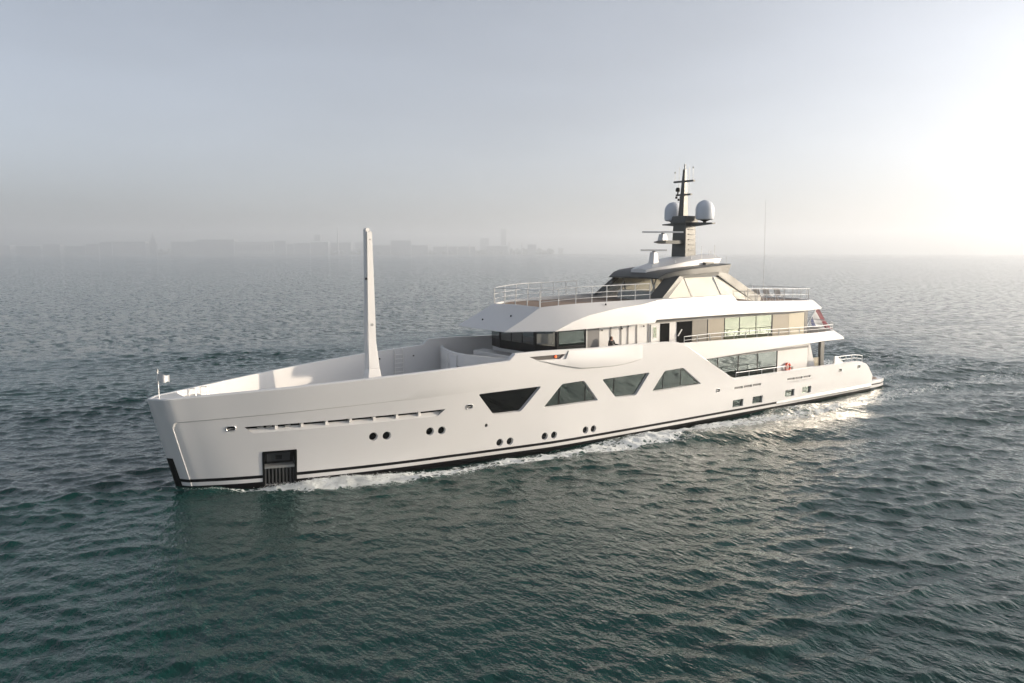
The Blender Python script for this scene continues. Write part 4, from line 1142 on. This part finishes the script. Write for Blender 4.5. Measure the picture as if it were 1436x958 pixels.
for (x, y, a), lb_ in list(zip(CH, CL))[1:]:
    c = ch.copy(); COL.objects.link(c); c.location = (x, y, 7.845); c['label'] = lb_
    for k in kids:
        d = k.copy(); COL.objects.link(d); d.parent = c; d.matrix_parent_inverse = k.matrix_parent_inverse.copy()

# ---- the person on the side deck
def skin_fig(name, joints, bones, mat, parent=None, sub=1):
    me = bpy.data.meshes.new(name)
    keys = list(joints)
    me.from_pydata([joints[k][0] for k in keys], [(keys.index(a), keys.index(b7)) for a, b7 in bones], [])
    o = bpy.data.objects.new(name, me); COL.objects.link(o)
    md = o.modifiers.new('skin', 'SKIN'); md.use_smooth_shade = True
    sv = me.skin_vertices[0].data
    for i, k in enumerate(keys):
        r = joints[k][1]; sv[i].radius = (r, r) if not isinstance(r, tuple) else r
        sv[i].use_root = (i == 0)
    s2 = o.modifiers.new('sub', 'SUBSURF'); s2.levels = sub; s2.render_levels = sub
    dg = bpy.context.evaluated_depsgraph_get()
    m2 = bpy.data.meshes.new_from_object(o.evaluated_get(dg)); m2.name = name
    o.modifiers.clear(); o.data = m2
    m2.materials.clear(); m2.materials.append(mat)
    WORLD_LOC[o.name] = (0, 0, 0)
    if parent is not None: o.parent = parent
    return o
px_, py_, pz_ = 27.45, -4.05, 4.75
def J(x, y, z): return (px_ + x, py_ + y, pz_ + z)
jt = {'pelvis': (J(0, 0, .92), .13), 'waist': (J(0, 0, 1.1), .115), 'chest': (J(0, 0, 1.3), .14), 'neck': (J(0, 0, 1.44), .05), 'head0': (J(0, -.02, 1.52), .07), 'head1': (J(0, -.02, 1.60), .085), 'head2': (J(0, -.01, 1.66), .06),
      'nose': (J(.0, -.115, 1.55), .012),
      'shl': (J(-.17, 0, 1.38), .05), 'ell': (J(-.24, -.02, 1.1), .04), 'wrl': (J(-.2, -.14, .9), .028), 'hal': (J(-.18, -.18, .84), .03),
      'shr': (J(.17, 0, 1.38), .05), 'elr': (J(.25, -.05, 1.14), .04), 'wrr': (J(.36, -.28, 1.12), .028), 'har': (J(.40, -.34, 1.13), .03),
      'hpl': (J(-.1, 0, .84), .09), 'knl': (J(-.1, -.02, .48), .06), 'anl': (J(-.1, 0, .08), .04), 'tol': (J(-.1, -.14, .04), .035),
      'hpr': (J(.1, 0, .84), .09), 'knr': (J(.1, -.02, .48), .06), 'anr': (J(.1, 0, .08), .04), 'tor': (J(.1, -.14, .04), .035)}
bn = [('pelvis', 'waist'), ('waist', 'chest'), ('chest', 'neck'), ('neck', 'head0'), ('head0', 'head1'), ('head1', 'head2'), ('head0', 'nose'), ('chest', 'shl'), ('shl', 'ell'), ('ell', 'wrl'), ('wrl', 'hal'),
      ('chest', 'shr'), ('shr', 'elr'), ('elr', 'wrr'), ('wrr', 'har'), ('pelvis', 'hpl'), ('hpl', 'knl'), ('knl', 'anl'), ('anl', 'tol'), ('pelvis', 'hpr'), ('hpr', 'knr'), ('knr', 'anr'), ('anr', 'tor')]
person = skin_fig('person', jt, bn, SKIN)
tag(person, 'person in a black coat with long reddish dark hair on the side deck', 'person')
cj = {k: (v[0], (v[1] + .022 if not k.startswith('h') else v[1] + .02)) for k, v in jt.items() if k in ('pelvis', 'waist', 'chest', 'shl', 'ell', 'wrl', 'shr', 'elr', 'wrr', 'hpl', 'hpr', 'knl', 'knr', 'anl', 'anr')}
cb = [b8 for b8 in bn if b8[0] in cj and b8[1] in cj]
skin_fig('coat', cj, cb, DARKCLOTH, person)
hj = {'a': (J(0, .03, 1.68), .075), 'b': (J(0, .06, 1.58), .10), 'c': (J(0, .07, 1.44), .10), 'd': (J(0, .08, 1.28), .07), 'l': (J(-.085, .0, 1.55), .03), 'r': (J(.085, .0, 1.55), .03), 'l2': (J(-.1, -.01, 1.4), .03), 'r2': (J(.1, -.01, 1.4), .03)}
skin_fig('hair', hj, [('a', 'b'), ('b', 'c'), ('c', 'd'), ('b', 'l'), ('b', 'r'), ('l', 'l2'), ('r', 'r2')], HAIR, person)

# ================================================================== far shore, 4.6 km off
RV = Vector((math.cos(THETA), -math.sin(THETA), 0)); FV = Vector((math.sin(THETA), math.cos(THETA), 0))
DS = 4600.0
def far(lat, dep): return Vector((CAM.x, CAM.y, 0)) + RV * lat + FV * dep
def latpx(px, dep=DS): return (px - 718) / 1140 * dep
def wpx(w, dep=DS): return w / 1140 * dep
def fbox(mb, lat, w, z0, z1, dep0, depth, mi=0, taper=1.0, roof=0.0):
    def q(l, d): v = far(l, d); return (v.x, v.y)
    a = [(lat, dep0), (lat + w, dep0), (lat + w, dep0 + depth), (lat, dep0 + depth)]
    cx = lat + w / 2; cd = dep0 + depth / 2
    b9 = [(cx + (l - cx) * taper, cd + (d - cd) * taper) for l, d in a]
    mb.slab([(*q(l, d), z0) for l, d in a], [(*q(l, d), z1) for l, d in b9], mi)
    if roof:
        h = z1 + roof
        P = [(*q(lat, dep0), z1), (*q(lat + w, dep0), z1), (*q(lat + w, dep0 + depth), z1), (*q(lat, dep0 + depth), z1), (*q(lat, cd), h), (*q(lat + w, cd), h)]
        mb.add(P, [(0, 1, 5, 4), (2, 3, 4, 5), (0, 4, 3), (1, 2, 5), (3, 2, 1, 0)], mi)
    return mb
LAND = paint('shore_land', (0.13, 0.135, 0.12), .9, var=.3, scale=.01)
WALLG = paint('hazed_shed_wall_grey', (0.20, 0.22, 0.24), .7, scale=.05)  # lightened wall grey: some of the haze is put into the colour
WALLP = paint('pale_wall', (0.45, 0.45, 0.44), .7, scale=.05)
WALLM = paint('hazed_mid_wall', (0.27, 0.28, 0.29), .7, scale=.05)  # paler than the wall itself, to fade into the haze
DARKG = paint('hazed_dark_shore_wall', (0.15, 0.16, 0.17), .7, scale=.05)  # dark wall raised in tone, part of its haze painted in
mb = MB()
for a, b9, h in ((-4200, -2000, 2.2), (-2001, -1100, 2.8), (-1101, 300, 2.5), (299, 560, 1.6)):
    fbox(mb, a, b9 - a, -1.5, h, DS, 900 if b9 < 100 else 300)
land = mb.build('shore', [LAND]); tag(land, None, None, kind='structure')

def fthing(name, px, label, cat, group=None):
    v = far(latpx(px), DS + 30); return empty(name, (v.x, v.y, 2), label, cat, group)
BZ = 2.0
def zpx(y): return 2.0 + (357.0 - y) / 1140 * DS
def building(px0, px1, ytop, name, label, cat, mat, dep=60, off=30, roof=0, windows=None, group=None, rmat=None):
    t = fthing(name, (px0 + px1) / 2, label, cat, group)
    fbox(MB(), latpx(px0), wpx(px1 - px0), BZ - .5, zpx(ytop), DS + off, dep).build('wall', [mat], t)
    if roof:
        mb = MB(); fbox(mb, latpx(px0) - 2, wpx(px1 - px0) + 4, zpx(ytop), zpx(ytop) + 1.2, DS + off - 2, dep + 4, 0, 1, roof); mb.build('roof', [rmat or WALLM], t)
    if windows:
        n, y0, y1, frac = windows
        for k in range(n):
            w = (px1 - px0) / n
            fbox(MB(), latpx(px0 + w * (k + .5 - frac / 2)), wpx(w * frac), zpx(y0), zpx(y1), DS + off - .6, .5).build('window', [DARKG], t)
    return t
building(240, 275, 340, 'assembly_hall', 'lower dark end hall of the shipyard on the hazy shore', 'hall', WALLG, 90, roof=3)
building(275, 328.5, 337, 'assembly_hall', 'largest dark flat hall on the hazy shore, left of the pale windowed block', 'hall', WALLG, 90, roof=2)
building(329, 384, 340, 'office_block', 'long pale block with a row of windows beside the dark hall on the shore', 'building', WALLP, 40, windows=(14, 352, 344, .4), roof=2)
building(120, 138, 343, 'warehouse', 'low grey warehouse leftmost on the hazy shore', 'warehouse', WALLM, 40, roof=4)
building(140, 157, 340.5, 'warehouse', 'grey warehouse between the lowest one and the long pale roofed one', 'warehouse', WALLG, 40, roof=3)
building(158, 204, 340, 'warehouse', 'long low warehouse with a pale roof light, left of the domed tower', 'warehouse', WALLM, 50, roof=3)
building(205, 209, 343, 'annex', 'tiny pale annex at the foot of the domed tower', 'building', WALLP, 20, roof=1)
t = fthing('domed_tower', 214.5, 'stepped tower with a pointed top rising over the left shore', 'tower')
fbox(MB(), latpx(209.5), wpx(9.5), BZ, zpx(340), DS + 30, 22).build('wall', [DARKG], t)
fbox(MB(), latpx(211), wpx(6.5), zpx(340.2), zpx(334), DS + 32, 16, taper=.8).build('belfry', [DARKG], t)
fbox(MB(), latpx(212.6), wpx(3), zpx(334.2), zpx(327), DS + 36, 7, taper=.15).build('spire', [DARKG], t)
building(384.5, 401, 338.5, 'shore_block', 'square grey block right of the pale windowed block on the shore', 'building', WALLG, 40)
building(402, 412, 343, 'shore_block', 'low grey block between two taller ones on the far shore', 'building', WALLM, 30)
building(418, 427, 328, 'apartment_tower', 'broad faint apartment tower left of the tall chimney', 'tower', WALLM, 25, off=420)
building(412.5, 434, 342, 'shed', 'low shed with pale front below the apartment tower', 'shed', WALLM, 30, roof=3)
t = fthing('chimney', 472.5, 'tall thin chimney with a wider foot on the far shore', 'chimney')
v = far(latpx(472.5), DS + 60)
MB().lathe([(6.5, 2), (5, 35), (3.6, zpx(320)), (3, zpx(320))], (v.x, v.y, 0), 14).build('stack', [WALLM], t, smooth=40)
MB().lathe([(9, 2), (9, 20), (2, 26)], (v.x, v.y, 0), 14).build('foot', [WALLG], t, smooth=40)
building(436, 460, 340.5, 'factory', 'wide grey factory just left of the chimney', 'factory', WALLG, 60, roof=4)
building(460.5, 489, 341, 'factory', 'grey factory around the foot of the tall chimney', 'factory', WALLM, 60, off=90, roof=4)
building(490, 506, 340, 'shore_block', 'flat pale block just left of the yacht crane boom on the shore', 'building', WALLP, 40, off=200)
building(507, 513, 336, 'water_tower', 'narrow tower partly hidden behind the yacht crane boom', 'tower', WALLM, 16, off=120)
building(548, 576, 338, 'power_hall', 'square dark hall right of the yacht crane boom on the shore', 'hall', WALLG, 60)
building(577, 600, 345, 'terminal', 'low building with pale roof spots right of the square dark hall', 'building', WALLM, 40, roof=2)
for k, (px, yt) in enumerate(((627, 342), (658, 343), (714, 340), (732, 341))):
    t = fthing('storage_silo', px, ['leftmost pale silo on the shore, standing alone', 'second pale silo from the left on the shore', 'tallest pale silo at the right end of the shore', 'rightmost pale silo on the far shore'][k], 'silo', 'pale silos on the far shore')
    v = far(latpx(px), DS + 40)
    MB().lathe([(4, 2), (4, zpx(yt) - 4), (3, zpx(yt) - 1), (.5, zpx(yt))], (v.x, v.y, 0), 14).build('tank', [WALLP], t, smooth=40)
building(667, 681, 332, 'apartment_tower', 'very faint broad tower behind the right end of the shore', 'tower', WALLM, 25, off=700)
building(700, 708.5, 317, 'apartment_tower', 'tallest and faintest tower, behind the right end of the shore', 'tower', WALLM, 25, off=700)
building(606, 640, 347, 'warehouse', 'low dark warehouse behind the leftmost pale silo', 'warehouse', WALLM, 40, off=80, roof=3)
building(740, 752, 344, 'warehouse', 'small square warehouse right of the silos at the end of the shore', 'warehouse', WALLG, 40, roof=2)
building(783, 790, 349, 'terminal', 'tiny white building at the far right end of the shore', 'building', WALLP, 20, roof=1)
# far-off tree belt that reads as one mass
mb = MB()
r2 = random.Random(5)
for k in range(1300):
    px = r2.uniform(-90, 775); h = r2.uniform(10, 24) * (1 if r2.random() < .8 else 1.5)
    l = latpx(px); d = DS + r2.uniform(75, 240)
    v = far(l, d); w = r2.uniform(8, 20)
    mb.lathe([(w * .5, 1.5), (w, h * .45), (w * .75, h * .8), (w * .2, h)], (v.x, v.y, 1), 7)
tb = mb.build('tree_belt', [paint('far_foliage', (.09, .11, .085), .9, scale=.1)], merge=False)
tag(tb, 'low dark belt of trees along the hazy shore', None, kind='stuff')

# gulls over the water
def gull(px, py, dist, label, rot):
    d = (RV * ((px - 718) / 1140) + (FV * math.cos(PITCH) + Vector((0, 0, -math.sin(PITCH)))) - (FV * math.sin(PITCH) + Vector((0, 0, math.cos(PITCH)))) * ((py - 479) / 1140))
    p = CAM + d * dist
    c, s = math.cos(rot), math.sin(rot)
    def Q(a, b9, z): return (p.x + a * c - b9 * s, p.y + a * s + b9 * c, p.z + z)
    mb = MB()
    mb.tube([Q(-.26, 0, 0), Q(-.15, 0, .0), Q(.05, 0, .02), Q(.22, 0, .03), Q(.3, 0, .02)], .06, 8)
    g = mb.build('gull', [CLOTH], smooth=60)
    for sg in (-1, 1):
        MB().slab([Q(.12, 0, .04), Q(-.1, 0, .04), Q(-.08, sg * .35, .2), Q(.1, sg * .35, .2)], [Q(.12, 0, .06), Q(-.1, 0, .06), Q(-.08, sg * .35, .22), Q(.1, sg * .35, .22)]).build('wing', [ALU], g)
        MB().slab([Q(.1, sg * .35, .2), Q(-.08, sg * .35, .2), Q(-.16, sg * .7, .12), Q(-.1, sg * .72, .12)], [Q(.1, sg * .35, .22), Q(-.08, sg * .35, .22), Q(-.16, sg * .7, .14), Q(-.1, sg * .72, .14)]).build('wing_tip', [BLACK], g)
    tag(g, label, 'gull', 'gulls low over the water')
gull(1217.5, 372.5, 300, 'white gull flying low over the water behind the stern', .4)
gull(1431, 380, 280, 'white gull flying at the right edge of the picture', 2.2)

# ---- tumbling white water of the bow wave: many small clots of foam
r3 = random.Random(3)
mb = MB()
ICO = [(0, 0, 1), (.894, 0, .447), (.276, .851, .447), (-.724, .526, .447), (-.724, -.526, .447), (.276, -.851, .447), (.2, 0, -.6)]
ICF = [(0, 1, 2), (0, 2, 3), (0, 3, 4), (0, 4, 5), (0, 5, 1), (1, 6, 2), (2, 6, 3), (3, 6, 4), (4, 6, 5), (5, 6, 1)]
def water_h(x, y, f=False):
    i = int(np.clip(np.searchsorted(gx, x), 1, nx - 1)); j = int(np.clip(np.searchsorted(gy, y), 1, ny - 1))
    return float(foam[i, j]) if f else float(H[i, j])
def clots(n, sx, dy, spread, rmin, rmax, lift):
    for k in range(n):
        s = sx() ; c = np.interp(s, fs_, f_d) + dy + r3.gauss(0, spread) * np.interp(s, fs_, f_w)
        if r3.random() > .25 + .75 * (math.sin(s * 2.1) * math.sin(s * .83 + 1) * .5 + .5): continue
        sd = -1 if r3.random() < .9 else 1
        y = sd * (float(B0(min(max(s - 1.6, 0), 56))) + max(c, .03))
        if water_h(s, y, True) < r3.uniform(.12, .7): continue
        r = r3.uniform(rmin, rmax); z = water_h(s, y) + max(0, r3.gauss(0, lift))
        a = r3.uniform(0, 6.28); ca, sa = math.cos(a), math.sin(a)
        mb.add([(s + r * r3.uniform(.7, 1.3) * (p[0] * ca - p[1] * sa), y + r * r3.uniform(.7, 1.3) * (p[0] * sa + p[1] * ca), z + r * .7 * p[2]) for p in ICO], ICF)
clots(16000, lambda: r3.triangular(4.8, 14.5, 8.0), 0, .5, .008, .03, .05)
clots(1500, lambda: r3.uniform(1.9, 4.0), 0, .5, .007, .02, .02)
clots(9000, lambda: r3.uniform(14, 36), 0, .5, .007, .022, .012)
FOAM = paint('foam', (0.72, 0.74, 0.73), .8)
fo = mb.build('bow_wave_foam', [FOAM], merge=False, smooth=180)
tag(fo, 'white foam of the bow wave tumbling along the hull', None, kind='stuff')

# low buildings at the left end of the far shore and small shoreline pieces
building(-20, 14, 345, 'warehouse', 'low warehouse cut by the left edge of the picture on the shore', 'warehouse', WALLM, 60, roof=4)
building(18, 52, 346, 'warehouse', 'second low warehouse from the left edge on the shore', 'warehouse', WALLG, 60, off=60, roof=3)
building(60, 84, 343.5, 'shore_block', 'flat grey block near the left edge of the shore', 'building', WALLM, 40)
building(90, 118, 346, 'shed', 'long low shed with pale front near the left of the shore', 'shed', WALLG, 40, off=40, roof=2)
building(513.5, 546, 345, 'warehouse', 'low warehouse partly behind the yacht crane boom', 'warehouse', WALLM, 40, off=70, roof=3)
building(642, 666, 347, 'shed', 'low grey shed between the two leftmost pale silos', 'shed', WALLG, 40, off=70, roof=3)
building(682, 712, 346, 'shed', 'wide low shed left of the tallest pale silo', 'shed', WALLM, 40, off=70, roof=3)
